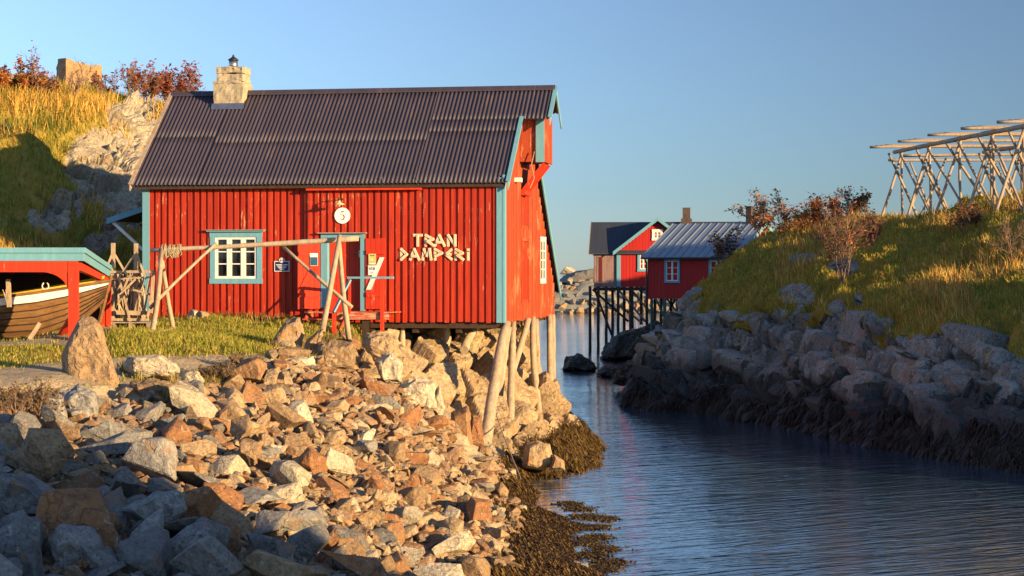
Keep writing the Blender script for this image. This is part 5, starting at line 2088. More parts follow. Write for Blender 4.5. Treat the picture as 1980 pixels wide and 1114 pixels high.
# sharp jointed blocks standing proud of the far bank's ledges (part of the bedrock there)
BT = []
for i in range(9):
    me = rock_mesh('tmp_rock', 900 + i, (1, 1, 1), 34, 0, 0, .03, boxy=.97)
    BT.append((np.array([tuple(v.co) for v in me.vertices]), np.array([tuple(p.vertices) for p in me.polygons])))
    bpy.data.meshes.remove(me)
rmask = np.clip(1 - GR.mask[:, 0] * 1.6 - GR.mask[:, 1] * 1.3, 0, 1) * seen(GR.p, 60) * (GR.p[:, 1] < 83) * (GR.p[:, 2] > .7) * (ry_ > cl_top - 10)
bp_ = GR.scatter(250, rmask)
vv_, ff_, tt_, ww_, nb = [], [], [], [], 0
for p in bp_:
    v, f = BT[RNG.integers(9)]
    dims = np.array((RNG.uniform(1.0, 2.6), RNG.uniform(1.0, 1.5), RNG.uniform(.6, 1.5)))
    R = Matrix.Rotation(rad(110 + RNG.normal(0, 6)), 3, 'Z') @ Matrix.Rotation(rad(-9 + RNG.normal(0, 4)), 3, 'Y') @ Matrix.Rotation(rad(RNG.normal(6, 6)), 3, 'X')
    w_ = (v * dims) @ np.array(R).T + p + np.array((.42, .2, -.28))
    vv_.append(w_)
    ff_.append(f + nb)
    nb += len(v)
    tt_.append(np.full(len(v), RNG.random()))
    ww_.append(smooth01(-w_[:, 2] - (fbm(w_ * 1.3, 3, 72) - .5) * 1.2, -2.0, -1.4))
vv_ = np.concatenate(vv_)
cc_ = np.zeros((len(vv_), 4))
cc_[:, 3] = 1
me = np_mesh('bedrock', vv_, [(3, np.concatenate(ff_))], M['terrain_right'], False, {'mask': ('FLOAT_COLOR', cc_), 'tint': ('FLOAT', np.concatenate(tt_)), 'wet': ('FLOAT', np.concatenate(ww_))})
tag(link('bedrock', me), kind='structure')

# the small rubble between them: one mass
verts, tris, tint = [], [], []
RT = []
for i in range(10):
    me = rock_mesh('tmp_rock', 700 + i, (1.2, .9, .6), 11, 0, 0, .05)
    vv = np.array([tuple(v.co) for v in me.vertices])
    ff = np.array([tuple(p.vertices) for p in me.polygons])
    RT.append((vv, ff))
    bpy.data.meshes.remove(me)
small = [(b[0], b[1], b[2], b[3]) for b in big[255:]]
pts2, a2, b2_ = cands(5200)
for p in pts2:
    small.append((p[0], p[1], p[2] - .02, float(RNG.uniform(.06, .19)) * (1 if RNG.random() < .8 else 1.4)))
nb = 0
for (x, y, z, r) in small:
    vv, ff = RT[RNG.integers(10)]
    R = np.array(Matrix.Rotation(RNG.uniform(0, 6.28), 3, 'Z') @ Matrix.Rotation(RNG.normal(0, .5), 3, 'X') @ Matrix.Rotation(RNG.normal(0, .5), 3, 'Y'))
    verts.append(vv @ R.T * r * 1.8 + np.array((x, y, z + r * .3)))
    tris.append(ff + nb)
    nb += len(vv)
    gx = CX + x / y * F
    t = RNG.random()
    tint.append(np.full(len(vv), t * .75 if gx < 430 else .25 + .75 * t))  # left rubble tinted greyer, so the shade's tone is painted in too
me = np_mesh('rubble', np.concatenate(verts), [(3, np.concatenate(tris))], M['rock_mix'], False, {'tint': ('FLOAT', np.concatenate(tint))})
tag(link('rubble', me), 'small broken stones filling the slope between the larger rocks', None, None, 'stuff')


# ------------------------------------------------------------------ the two rorbu cabins across the water
def local_thing(name, label, cat, org, ang):
    t = thing(name, label, cat, org, ang)
    return t, XF[t.name]


def gable_roof(m, x0, x1, y0, y1, zr, ze, th=.09):
    """ridge along x between x0..x1, eaves at y0 and y1"""
    ym = (y0 + y1) / 2
    m.prism([(x0, y0, ze), (x0, ym, zr), (x0, y1, ze), (x0, y1, ze - th), (x0, ym, zr - th), (x0, y0, ze - th)], (x1 - x0, 0, 0))


def boards(m, x0, x1, y, z0, z1, step=.22, top=None):
    """vertical cladding on the face y (looking to -y); top(x) trims it"""
    x = x0
    while x < x1 - .02:
        w = min(step - .012, x1 - x)
        t = z1 if top is None else min(top(x), top(x + w))
        m.box(x, x + w, y - .03, y, z0, t)
        x += step


def boards_x(m, y0, y1, x, z0, z1, step=.22, top=None, sgn=1):
    y = y0
    while y < y1 - .02:
        w = min(step - .012, y1 - y)
        t = z1 if top is None else min(top(y), top(y + w))
        m.box(min(x, x + .03 * sgn), max(x, x + .03 * sgn), y, y + w, z0, t)
        y += step


# nearer cabin with the grey metal roof
dB = 112.0
oB = P(1253, 577, dB)
cb, MBm = local_thing('red_cabin', 'dark red cabin under a grey metal roof, on green posts beside the hill', 'cabin', oB, rad(-31))
LBb, WB = 5.6, 8.0
zeB, zrB = 2.55, 4.45
m = MB()
boards(m, 0, LBb, 0, 0, zeB)
m.box(0, LBb, .005, .12, 0.02, zeB)
m.build('wall', M['red_far'], cb, True)
m = MB()
roofB = lambda y: zeB + (zrB - zeB) * (1 - abs(y - WB / 2) / (WB / 2))
boards_x(m, 0, WB, LBb, -.2, 0, .22, lambda y: roofB(y) - .03)
boards_x(m, 0, WB, 0, 0, 0, .22, lambda y: roofB(y) - .03, -1)
m.prism([(LBb - .1, .13, 0), (LBb - .1, WB, 0), (LBb - .1, WB, zeB), (LBb - .1, WB / 2, zrB - .06), (LBb - .1, .13, zeB)], (.09, 0, 0))
m.box(0.05, LBb - .05, .13, WB - .1, .0, .12)
m.build('gable_wall', M['red_far'], cb, True)
m = MB()
gable_roof(m, -.3, LBb + .35, -.35, WB + .35, zrB + .12, zeB - .08, .08)
for k in range(13):
    xx = -.3 + (LBb + .65) * k / 12
    m.beam((xx, -.35, zeB - .07), (xx, WB / 2, zrB + .13), .05, .05)
rB = m.build('roof', M['roof_metal'], cb, True)
m = MB()
m.box(LBb - .9, LBb - .55, WB / 2 - .2, WB / 2 + .2, zrB, zrB + 1.05)
m.box(LBb - .95, LBb - .5, WB / 2 - .25, WB / 2 + .25, zrB + 1.051, zrB + 1.13)
m.build('chimney', M['brick'], rB, True)
m = MB()
for s0, s1 in (((-.36, zeB - .08), (WB / 2, zrB + .13)), ((WB / 2, zrB + .13), (WB + .36, zeB - .08))):
    m.prism([(LBb + .355, s0[0], s0[1]), (LBb + .355, s1[0], s1[1]), (LBb + .355, s1[0], s1[1] - .22), (LBb + .355, s0[0], s0[1] - .22)], (.04, 0, 0))
m.build('bargeboard', M['blue'], cb, True)
m = MB()
m.box(-.3, LBb + .3, -.42, -.36, zeB - .2, zeB - .1)
m.tube([(-.05, -.39, zeB - .15), (-.05, -.1, zeB - .4), (-.05, -.08, 0)], .05, 6)
m.build('gutter', M['black'], cb, True)
for xx in (1.15, 4.05):
    fb = window(cb, xx, xx + 1.0, .95, 2.35, -.03, 2, 3, M['blue'], M['white'], .1, False)
window(cb, 3.2, 4.2, 2.6, 3.5, -LBb - .03, 2, 2, M['white'], M['white'], .1, False, 'gable')


def post(parent, a, b, r, mat, name='post'):
    m = MB()
    m.log(a, b, r, r * .95, 7, .15)
    return m.build(name, M[mat], parent, False, True)


for (px, yb, d, mt) in ((1260, 650, 112, 'green_post'), (1286, 642, 111, 'green_post'), (1309, 636, 110, 'green_post'), (1284, 636, 114, 'dark_wood'), (1330, 640, 108.6, 'green_post'), (1298, 632, 116, 'dark_wood')):
    post(cb, P(px, yb + 8, d), P(px, 576.5, d), .09, mt)
post(cb, P(1296, 640, 111), P(1268, 577, 111.5), .07, 'green_post', 'brace')
post(cb, P(1285, 612, 113), P(1306, 578, 113), .07, 'dark_wood', 'brace')
post(cb, P(1318, 615, 112.5), P(1290, 578, 112.5), .06, 'dark_wood', 'brace')

# farther cabin: cross gable and weathered wing
dA = 130.0
k_ = dA / F
oA = P(1193, 555, dA)
ca_, MAm = local_thing('red_cabin', 'farther red cabin with blue edged cross gable and grey weathered wing on tall dark stilts', 'cabin', oA, rad(-6))
SX = k_
wx = 158 * SX
zeA, zrA = 71 * SX, 132 * SX
m = MB()
topA = lambda x: zeA + (zrA - zeA) * (1 - abs(x - wx / 2) / (wx / 2)) - .05
boards(m, 0, wx, 0, 0, 0, .22, topA)
m.prism([(0, .005, 0), (wx, .005, 0), (wx, .005, zeA - .05), (wx / 2, .005, zrA - .08), (0, .005, zeA - .05)], (0, .1, 0))
m.build('gable_wall', M['red_far'], ca_, True)
m = MB()
m.prism([(-.25, -.4, zeA - .12), (wx / 2, -.4, zrA + .08), (wx + .25, -.4, zeA - .12), (wx + .25, -.4, zeA - .22), (wx / 2, -.4, zrA - .02), (-.25, -.4, zeA - .22)], (0, 8.5, 0))
rA = m.build('roof', M['roof_dark'], ca_, True)
m = MB()
for s in (0, 1):
    x0, x1 = ((-.26, wx / 2) if s == 0 else (wx / 2, wx + .26))
    z0, z1 = ((zeA - .1, zrA + .1) if s == 0 else (zrA + .1, zeA - .1))
    m.prism([(x0, -.45, z0), (x1, -.45, z1), (x1, -.45, z1 - .26), (x0, -.45, z0 - .26)], (0, .045, 0))
m.build('bargeboard', M['blue'], ca_, True)
m = MB()
m.box(-.02, .26, -.06, -.031, -.02, zeA - .2)
m.build('corner_board', M['blue'], ca_, True)
window(ca_, 68 * SX, 88 * SX, 90 * SX, 111 * SX, -.035, 2, 2, M['white'], M['white'], .14, False)
window(ca_, 40 * SX, 62 * SX, 30 * SX, 68 * SX, -.035, 2, 3, M['blue'], M['white'], .16, False)
# wing
wl = 44 * SX
wd_ = 4.6
zrW, zeW = 126 * SX, 70 * SX
m = MB()
boards(m, -wl, -.03, 0.1, -.02, zeW, .15)
m.box(-wl, -.03, .105, .2, 0, zeW)
m.build('wing_wall', M['wing_boards'], ca_, True)
m = MB()
topW = lambda y: zeW + (zrW - zeW) * (1 - abs(y - wd_ / 2 - .1) / (wd_ / 2)) - .05
boards_x(m, .1, wd_, -wl, -.02, 0, .2, topW, -1)
m.prism([(-wl + .005, .21, 0), (-wl + .005, wd_, 0), (-wl + .005, wd_, zeW - .05), (-wl + .005, wd_ / 2 + .1, zrW - .08), (-wl + .005, .21, zeW - .05)], (.1, 0, 0))
m.box(-wl + .11, wx - .1, .22, 8.0, .01, .1)
m.build('wing_gable_wall', M['red_far'], ca_, True)
m = MB()
m.prism([(-wl - .35, -.25, zeW - .15), (-wl - .35, wd_ / 2 + .1, zrW + .05), (-wl - .35, wd_ + .4, zeW - .15), (-wl - .35, wd_ + .4, zeW - .25), (-wl - .35, wd_ / 2 + .1, zrW - .05), (-wl - .35, -.25, zeW - .25)], (wl + .35 + 4.8 * 1.9, 0, 0))
rW = m.build('wing_roof', M['roof_dark'], ca_, True)
m = MB()
m.prism([(-wl - .4, -.27, zeW - .12), (-wl - .4, wd_ / 2 + .1, zrW + .09), (-wl - .4, wd_ / 2 + .1, zrW - .12), (-wl - .4, -.27, zeW - .32)], (.045, 0, 0))
m.prism([(-wl - .4, wd_ / 2 + .101, zrW + .09), (-wl - .4, wd_ + .42, zeW - .12), (-wl - .4, wd_ + .42, zeW - .32), (-wl - .4, wd_ / 2 + .101, zrW - .12)], (.045, 0, 0))
m.build('wing_bargeboard', M['grey_wood'], ca_, True)
m = MB()
dxa = -wl + .28
m.box(dxa, dxa + 7.5 * SX, .05, .0695, 10 * SX, 58 * SX)
wdr = m.build('wing_door', M['maroon'], ca_, True)
m = MB()
m.box(dxa - .07, dxa - .003, .045, .0685, 9 * SX, 59 * SX)
m.box(dxa - .12, dxa + 7.5 * SX + .12, .03, .0685, 7 * SX, 9 * SX - .01)
m.build('frame', M['grey_wood'], wdr, True)
m = MB()
pxm = (1326 - 1193) * SX
m.box(pxm - .38, pxm + .38, 2.0, 2.7, zrW - .3, zrW + .28)
m.box(pxm - .27, pxm + .27, 2.08, 2.62, zrW + .28, zrW + 1.05)
m.build('chimney', M['brick'], rW, True)
for (px, yb, d) in ((1141, 683, 129.6), (1157, 690, 129.8), (1172, 664, 130), (1184, 655, 132), (1195, 668, 129.7), (1207, 640, 131), (1219, 636, 133), (1223, 630, 130), (1240, 622, 133), (1251, 622, 130), (1266, 625, 132), (1278, 622, 131)):
    post(ca_, P(px, yb + 6, d), P(px, 553.5, d), .11, 'dark_wood', 'stilt')
for (a, b, c, e, d) in ((1183, 648, 1150, 560, 130.5), (1215, 622, 1146, 560, 131.5), (1248, 622, 1195, 560, 130.4), (1238, 622, 1200, 592, 132), (1262, 608, 1222, 562, 131)):
    post(ca_, P(a, b, d), P(c, e, d), .085, 'dark_wood' if c < 1190 else 'grey_wood', 'brace')
m = MB()
m.box(-wl - .05, wx, .0, .28, -.25, -.03)
m.build('floor_beam', M['dark_wood'], ca_, True)

# weedy rocks standing in the channel below the cabins
DARK = [([(1084, 716), (1096, 694), (1118, 683), (1140, 690), (1158, 712), (1150, 719)], 104, 3.2, 'rounded dark rock alone in the channel water'),
        ([(1150, 724), (1168, 708), (1196, 706), (1222, 716), (1226, 732), (1180, 732)], 98, 3, 'low wet rock at the channel edge near the lone dark rock'),
        ([(1158, 700), (1166, 672), (1188, 644), (1225, 628), (1275, 624), (1285, 660), (1262, 700)], 116, 7, 'big dark weedy rock under the stilts of the cabins'),
        ([(1184, 742), (1194, 706), (1226, 690), (1256, 690), (1262, 745)], 86, 3, 'dark ledge rock at the point of the far bank'),
        ([(1252, 655), (1270, 628), (1318, 618), (1340, 640), (1335, 662)], 113, 4, 'grey rock carrying the green cabin posts')]
for i, (ol, d, th, lab) in enumerate(DARK):
    hero('sea_rock', ol, d, th, 'rock_dark' if i != 4 else 'rock_grey', lab, 'rock', seed=300 + i, cuts=3, rough=.10, group='rocks in the channel')

# ------------------------------------------------------------------ breakwater and far islets
m = MB()
U = np.linspace(0, 1, 40)
BW = Ground(np.linspace(0, 1, 90), np.linspace(-1, 1, 24), lambda u, v: (1 + 46 * u, 262 + v * 9 + u * 4))
zz = 4.7 * np.clip(1 - np.abs((BW.y - 262 - (BW.x - 1) / 46 * 4) / 9.0) ** 1.6, 0, 1) - .6
BW.finish('breakwater', M['terrain_right'], zz, np.zeros((len(zz), 3)), lambda p, n, mm: (p + n * ((fbm(p * .5, 3, 95) - .5) * 1.6)[:, None], fbm(p * .7, 2, 96)))
BWP = [rock_mesh('breakwater_rock', 800 + i, (1.3, 1.0, .85), 13, 1, .05, .05, boxy=.4) for i in range(6)]
spots = []
for i in range(1500):
    x = RNG.uniform(5.5, 27)
    t = RNG.uniform(0, 1)
    y = 253.5 + 9.5 * t
    z = 4.6 * (t ** .75) - .1
    r = RNG.uniform(.55, 1.15)
    if all((x - a) ** 2 + 1.2 * (z - b) ** 2 > (.62 * (r + c)) ** 2 for a, b, c in spots):
        spots.append((x, z, r))
        px = CX + x / y * F
        band = 'at the waterline' if z < 1.2 else 'along the crest' if z > 3.5 else 'halfway up the slope'
        seg = 'between the red house and the cabin' if px < 1145 else 'seen behind the tall dark stilts' if px < 1200 else 'seen beyond the cabin posts'
        mt = 'rock_tan' if RNG.random() < .6 else 'rock_grey'
        szn = 'large' if r > .85 else 'smaller'
        lab = f'{szn} {COLN[mt]} breakwater rock {band}, {seg}'
        place_rock('breakwater_rock', BWP[RNG.integers(6)], mt, (x, y, z), (RNG.uniform(-.5, .5), RNG.uniform(-.5, .5), RNG.uniform(0, 6.3)), r * 1.45, lab, 'rock', 'breakwater rocks ' + band)
        if len(spots) > 190:
            break
hero('islet', [(1070, 552), (1086, 534), (1100, 527), (1118, 524), (1124, 516), (1140, 514), (1190, 520), (1260, 526), (1290, 552)], 900, 40, 'rock_grey', 'low rocky islet beyond the breakwater', 'islet', 340, 2, .05)
hero('mountain', [(1075, 533), (1082, 522), (1092, 514), (1102, 513), (1112, 520), (1124, 533)], 6000, 400, 'rock_pale', 'tiny pale sunlit mountain on the far horizon', 'mountain', 341, 2, .05)

# ------------------------------------------------------------------ stone ruin on the left hill
ru = MB()
d = 79
q = [P(102, 205, d), P(126, 200, d - .8), P(206, 205, d + 1.2)]
t4 = [P(112, 114, d + .2), P(128, 114, d - .5), P(196, 128, d + 1.2)]
back = Vector((-.5, 2.2, 0))
bl = [q[0] + Vector((0, 0, -.8)), q[1] + Vector((0, 0, -.8)), q[2] + Vector((0, 0, -.8)), q[2] + back + Vector((0, 0, -.8)), q[0] + back + Vector((0, 0, -.8))]
tl = [t4[0], t4[1], t4[2], t4[2] + back * .8, t4[0] + back * .8]
ru.add(bl + tl, [(0, 4, 3, 2, 1), (5, 6, 7, 8, 9), (0, 1, 6, 5), (1, 2, 7, 6), (2, 3, 8, 7), (3, 4, 9, 8), (4, 0, 5, 9)])
ro = ru.build('stone_ruin', M['ruin'], None, loc=q[1])
bm = bmesh.new()
bm.from_mesh(ro.data)
bmesh.ops.triangulate(bm, faces=[f for f in bm.faces if len(f.verts) > 4])
bmesh.ops.subdivide_edges(bm, edges=list(bm.edges), cuts=9, use_grid_fill=True)
for v in bm.verts:
    c = v.co
    course = math.floor(c.z / .26)
    jl = abs((c.z / .26) % 1 - .5)
    v.co += v.normal * (.10 * mnoise.fractal(Vector((c.x * 1.2 + course * 7.3, c.y, course * 3.1)), 1, 2, 2) - (.05 if jl > .42 else 0))
bm.to_mesh(ro.data)
bm.free()
tag(ro, 'square rough stone ruin with vertical tapering sides on top of the hill', 'ruin')


# ------------------------------------------------------------------ plants
def leaf_mesh(name, pts, size, cols, parent=None, mat='leaf', up=.3):
    """many small leaf faces, each a bent rhombus"""
    pts = np.asarray(pts)
    n = len(pts)
    a = RNG.normal(size=(n, 3))
    a[:, 2] *= .6
    a /= np.linalg.norm(a, axis=1)[:, None]
    b = RNG.normal(size=(n, 3))
    b -= (b * a).sum(1)[:, None] * a
    b /= np.linalg.norm(b, axis=1)[:, None]
    s = size * RNG.uniform(.6, 1.3, n)[:, None]
    c = np.cross(a, b)
    v = np.stack([pts - a * s, pts + b * s * .42 + c * s * .12, pts + a * s, pts - b * s * .42 + c * s * .12], 1).reshape(-1, 3)
    f = np.arange(4 * n).reshape(n, 4)
    ci = np.array(cols)[RNG.integers(len(cols), size=n)] * RNG.uniform(.7, 1.25, (n, 1))
    cc = np.repeat(np.concatenate([ci, np.ones((n, 1))], 1), 4, 0)
    if parent is not None:
        v = v - np.array(XF[parent.name].translation)
    return link(name, np_mesh(name, v, [(4, f)], M[mat], False, {'col': ('FLOAT_COLOR', cc)}), parent)


ORANGE = [(.42, .13, .03), (.50, .20, .04), (.34, .09, .03), (.45, .26, .06), (.26, .07, .03)]
RED = [(.24, .06, .04), (.30, .09, .045), (.19, .05, .04), (.36, .14, .06)]
DUSK = [(.09, .06, .035), (.14, .06, .03), (.07, .06, .03), (.17, .09, .04)]


def shrub(label, base, height, spread, cols, nleaf=420, stems=4, leafy=1.0, leaf=.075, group=None, cat='shrub', seed=0, bare=0.0):
    r = random.Random(seed)
    base = Vector(base)
    t = thing('rowan_shrub' if leafy > .3 else 'bare_shrub', label, cat, base, 0, group)
    m = MB()
    tips = []

    def grow(p, d, ln, rad_, lev):
        k = 4
        pts, rs = [p], [rad_]
        for i in range(k):
            d = (d + Vector((r.gauss(0, .16), r.gauss(0, .16), r.gauss(.05, .09)))).normalized()
            p = p + d * ln / k
            pts.append(p)
            rs.append(rad_ * (1 - .65 * (i + 1) / k))
            if lev < 3 and i >= (1 if lev == 0 else 0):
                for _ in range(2 if lev else 2):
                    if r.random() < .82:
                        dd = (d + Vector((r.gauss(0, .62), r.gauss(0, .62), r.uniform(-.1, .5)))).normalized()
                        grow(p, dd, ln * r.uniform(.38, .62), rad_ * .5, lev + 1)
            if lev >= 1:
                tips.append((p, lev))
        m.tube(pts, rs, 5 if lev else 6, False)

    for s in range(stems):
        an = r.uniform(0, 6.28)
        d0 = Vector((math.cos(an) * spread / height * .55, math.sin(an) * spread / height * .55, 1)).normalized()
        grow(base + Vector((math.cos(an) * .08, math.sin(an) * .08, -.15)), d0, height * r.uniform(.42, .6), .022 + height * .007, 0)
    m.build('trunk', M['twig'], t, False, True)
    if leafy > 0.02:
        tp = np.array([tuple(p) for p, lv in tips])
        idx = RNG.integers(len(tp), size=int(nleaf * leafy * 2.2))
        # leaves sit in tufts round some twigs and leave gaps at others
        keep = np.array([r.random() < .6 for _ in tp])
        idx = idx[keep[idx]]
        pts = tp[idx] + RNG.normal(0, .085, (len(idx), 3)) * (height / 2.2)
        leaf_mesh('crown', pts, leaf * 1.15, cols, t)
    return t


G1 = 'autumn shrubs on the left hill'
d = 75
gl = lambda px, d: GL.height((px - CX) / F * d, d)


def at_l(px, d):
    x = (px - CX) / F * d
    return (x, d, gl(px, d) - .05)


shrub('bright orange rowan thicket at the top edge of the hill, farthest from the house', at_l(12, 72), 1.5, 2.2, ORANGE, 1500, 7, 1, .08, G1, seed=1)
shrub('orange rowan shrub between the edge thicket and the stone ruin', at_l(48, 72.5), 1.5, 1.8, ORANGE, 1000, 6, 1, .08, G1, seed=2)
shrub('tall half bare rowan shrub just before the stone ruin', at_l(88, 72), 2.2, 1.6, RED, 520, 5, 1, .07, G1, seed=3)
shrub('thin bare sapling leaning across the stone ruin', at_l(135, 71), 2.3, 1.6, RED, 30, 2, .4, .06, G1, seed=4)
shrub('small leafy shrub against the house side of the stone ruin', at_l(206, 76), 1.6, 1.0, RED, 120, 3, 1, .07, G1, seed=5)
shrub('low red leaved rowan shrub with bare tops between ruin and house', at_l(255, 79), 2.0, 1.6, RED, 420, 5, 1, .075, G1, seed=6)
shrub('low red shrub in the gap before the house roof', at_l(288, 80), 1.8, 1.5, RED, 420, 4, 1, .075, G1, seed=7)
shrub('tall rowan full of dark red leaves next to the roof edge', at_l(345, 82), 2.9, 1.9, RED, 1300, 5, 1, .085, G1, seed=8)
shrub('small red shrub peeking over the roof beside the chimney', at_l(392, 83), 1.7, 1.0, RED, 150, 3, 1, .075, G1, seed=9)
G2 = 'autumn shrubs on the right hill'


def at_r(px, d):
    x = (px - CX) / F * d
    return (x, d, GR.height(x, d) - .05)


shrub('dark leaved shrub in front of the grey metal roof', at_r(1400, 86), 2.5, 1.7, DUSK, 420, 4, 1, .075, G2, seed=21)
shrub('glowing orange rowan next to the end of the grey roofed cabin', at_r(1485, 84), 2.9, 1.8, ORANGE, 900, 4, 1, .075, G2, seed=22)
shrub('broad rowan with rusty red crown on the middle of the ridge', at_r(1568, 88), 2.9, 2.4, RED + ORANGE + ORANGE[:3], 1500, 6, 1, .085, G2, seed=23)
shrub('dark rounded rowan behind the rusty red one on the ridge', at_r(1636, 92), 2.1, 2.0, DUSK, 1000, 5, 1, .08, G2, seed=24)
shrub('tall thin leggy rowan growing from the slope below the ridge', at_r(1630, 70), 3.4, 1.6, RED + ORANGE[:2] + DUSK[:1], 420, 4, 1, .065, G2, seed=25)
shrub('reddish bush in the dry grass of the hillside', at_r(1690, 76), 1.7, 1.8, RED + DUSK, 420, 6, 1, .065, G2, seed=26)
shrub('brown bush among straw on the slope under the drying racks', at_r(1868, 72), 1.5, 1.4, RED + DUSK, 420, 6, 1, .065, G2, seed=27)
shrub('bare pale branched shrub at the edge of the hillside', at_r(1965, 66), 2.3, 1.3, ORANGE, 30, 3, .35, .06, G2, seed=28)
G3 = 'weedy bushes among the boulders'
BR = [(.16, .10, .045), (.20, .12, .05), (.11, .09, .035), (.24, .17, .07)]
shrub('brown dry bush beside the grey boulders at the path', at_l(55, 33.5), 1.05, .9, BR, 620, 9, 1, .035, G3, seed=31)
shrub('small dry bush at the far edge of the shaded boulders', at_l(12, 33), .95, .8, BR, 420, 8, 1, .035, G3, seed=32)
shrub('low leafy weed among pale stones by the path corner', at_l(425, 40.5), .75, .7, BR + [(.14, .14, .04)], 620, 8, 1, .032, G3, seed=33)
shrub('low leafy weed above the flat pale stone row', at_l(480, 42.2), .8, .7, BR + [(.14, .14, .04)], 620, 8, 1, .032, G3, seed=34)


def blades(name, pts, h, w, cols, lean=(0, 0, 0), mess=.5, label=None, cat='grass', mat='blade'):
    """grass as single bent blades; all arguments per blade"""
    n = len(pts)
    h = np.broadcast_to(h, n)[:, None] * RNG.uniform(.55, 1.25, (n, 1))
    w = np.broadcast_to(w, n)[:, None]
    an = RNG.uniform(0, 2 * np.pi, n)
    side = np.stack([np.cos(an), np.sin(an), np.zeros(n)], 1)
    bend = RNG.normal(0, mess, (n, 3)) + np.array(lean)
    bend[:, 2] = 0
    up = np.array((0, 0, 1.0))
    mid = pts + up * h * .55 + bend * h * .22
    tip = pts + up * h * (1 - .25 * np.minimum(1, np.linalg.norm(bend, axis=1)[:, None])) + bend * h * .62
    v = np.stack([pts - side * w, pts + side * w, mid + side * w * .75, mid - side * w * .75, tip], 1).reshape(-1, 3)
    k = np.arange(n)[:, None] * 5
    q = k + np.array([[0, 1, 2, 3]])
    t = k + np.array([[3, 2, 4]])
    cc = np.repeat(np.concatenate([cols, np.ones((n, 1))], 1), 5, 0)
    o = link(name, np_mesh(name, v, [(4, q), (3, t)], M[mat], False, {'col': ('FLOAT_COLOR', cc)}))
    return tag(o, label, cat, None, 'stuff')


def palette(n, cols, p=None, var=.3):
    c = np.array(cols)[RNG.choice(len(cols), n, p=p)]
    return c * RNG.uniform(1 - var, 1 + var, (n, 1))


pix_l = pix(GL.p)
sl_ = seen(GL.p, 90)
g = GL.mask[:, 0] * sl_ * (GL.p[:, 1] > 30)
# terrace lawn: short green
lawn = g * (GL.p[:, 1] < 57) * np.where(pix_l[0] > 215, 1, .35 * (GL.p[:, 1] < 50))
pts = GL.scatter(30000, lawn)
blades('grass', pts, np.where(pix(pts)[0] > 215, .15, .09), .010, palette(len(pts), [(.18, .22, .022), (.27, .28, .035), (.36, .30, .055), (.44, .33, .08)]), mess=.6, label='short green and yellow grass of the terrace before the red house')
hillm = g * (GL.p[:, 1] >= 50) * ~((pix_l[0] > 200) & (GL.p[:, 1] < 57))
nz = fbm(GL.p * .45, 3, 33)
hh = np.where(pix_l[1] < 240, .62, .30)
pts = GL.scatter(90000, hillm)
lowp = fbm(pts * .5, 3, 34)
top_ = pix(pts)[1] < 265
cols = palette(len(pts), [(.13, .16, .022), (.22, .22, .03), (.36, .26, .045)])
straw = palette(len(pts), [(.62, .38, .07), (.66, .44, .10), (.54, .28, .055)])
sel = RNG.random(len(pts)) < np.clip((lowp - .44) * 3.4 + .35 * top_, .04, .96)
cols[sel] = straw[sel]
blades('grass', pts, np.where(top_, .55, .30) * (.6 + .8 * lowp), .014, cols, lean=(.15, -.25, 0), mess=.45, label='long golden and green grass covering the left hillside')
# rough weeds and straw between the boulders and along the house wall
edge_ = GL.mask[:, 2] * sl_ * (np.abs(pix_l[1] - slope_line - 14) < 26) * (GL.p[:, 1] < 54) * (GL.p[:, 1] > 33)
pts = GL.scatter(5200, edge_ * (fbm(GL.p * 1.1, 3, 37) > .52))
wl_ = np.array([tuple(HM @ Vector((RNG.uniform(-L_, SPL), RNG.uniform(-.5, -.05), -.05))) for _ in range(900)])
wl_[:, 2] = [GL.height(a, b) for a, b in wl_[:, :2]]
pts = np.concatenate([pts, wl_])
blades('grass', pts, .32, .010, palette(len(pts), [(.34, .24, .07), (.26, .18, .05), (.16, .15, .04), (.40, .29, .10)]), mess=.55, label='dry straw tufts between the boulders and along the house wall')
# right hill
pix_r = pix(GR.p)
sr_ = seen(GR.p, 90)
g = GR.mask[:, 0] * sr_ * (GR.p[:, 2] > 2.2)
pts = GR.scatter(165000, g)
pxx, pyy = pix(pts)
ln = fbm(pts * .4, 3, 44)
cols = palette(len(pts), [(.24, .26, .028), (.37, .34, .04), (.50, .36, .055), (.40, .22, .045)])
tall = np.clip((ln - .46) * 5, 0, 1) * (pyy < 640) * (pxx > 1500)
sel = RNG.random(len(pts)) < .12 + .75 * tall
straw = palette(len(pts), [(.56, .35, .085), (.62, .42, .12), (.46, .23, .06)])
cols[sel] = straw[sel]
blades('grass', pts, .20 + .45 * tall * (RNG.random(len(pts)) < .6), .015, cols, lean=(-.2, -.25, 0), mess=.5, label='olive and straw coloured grass over the right hillside')

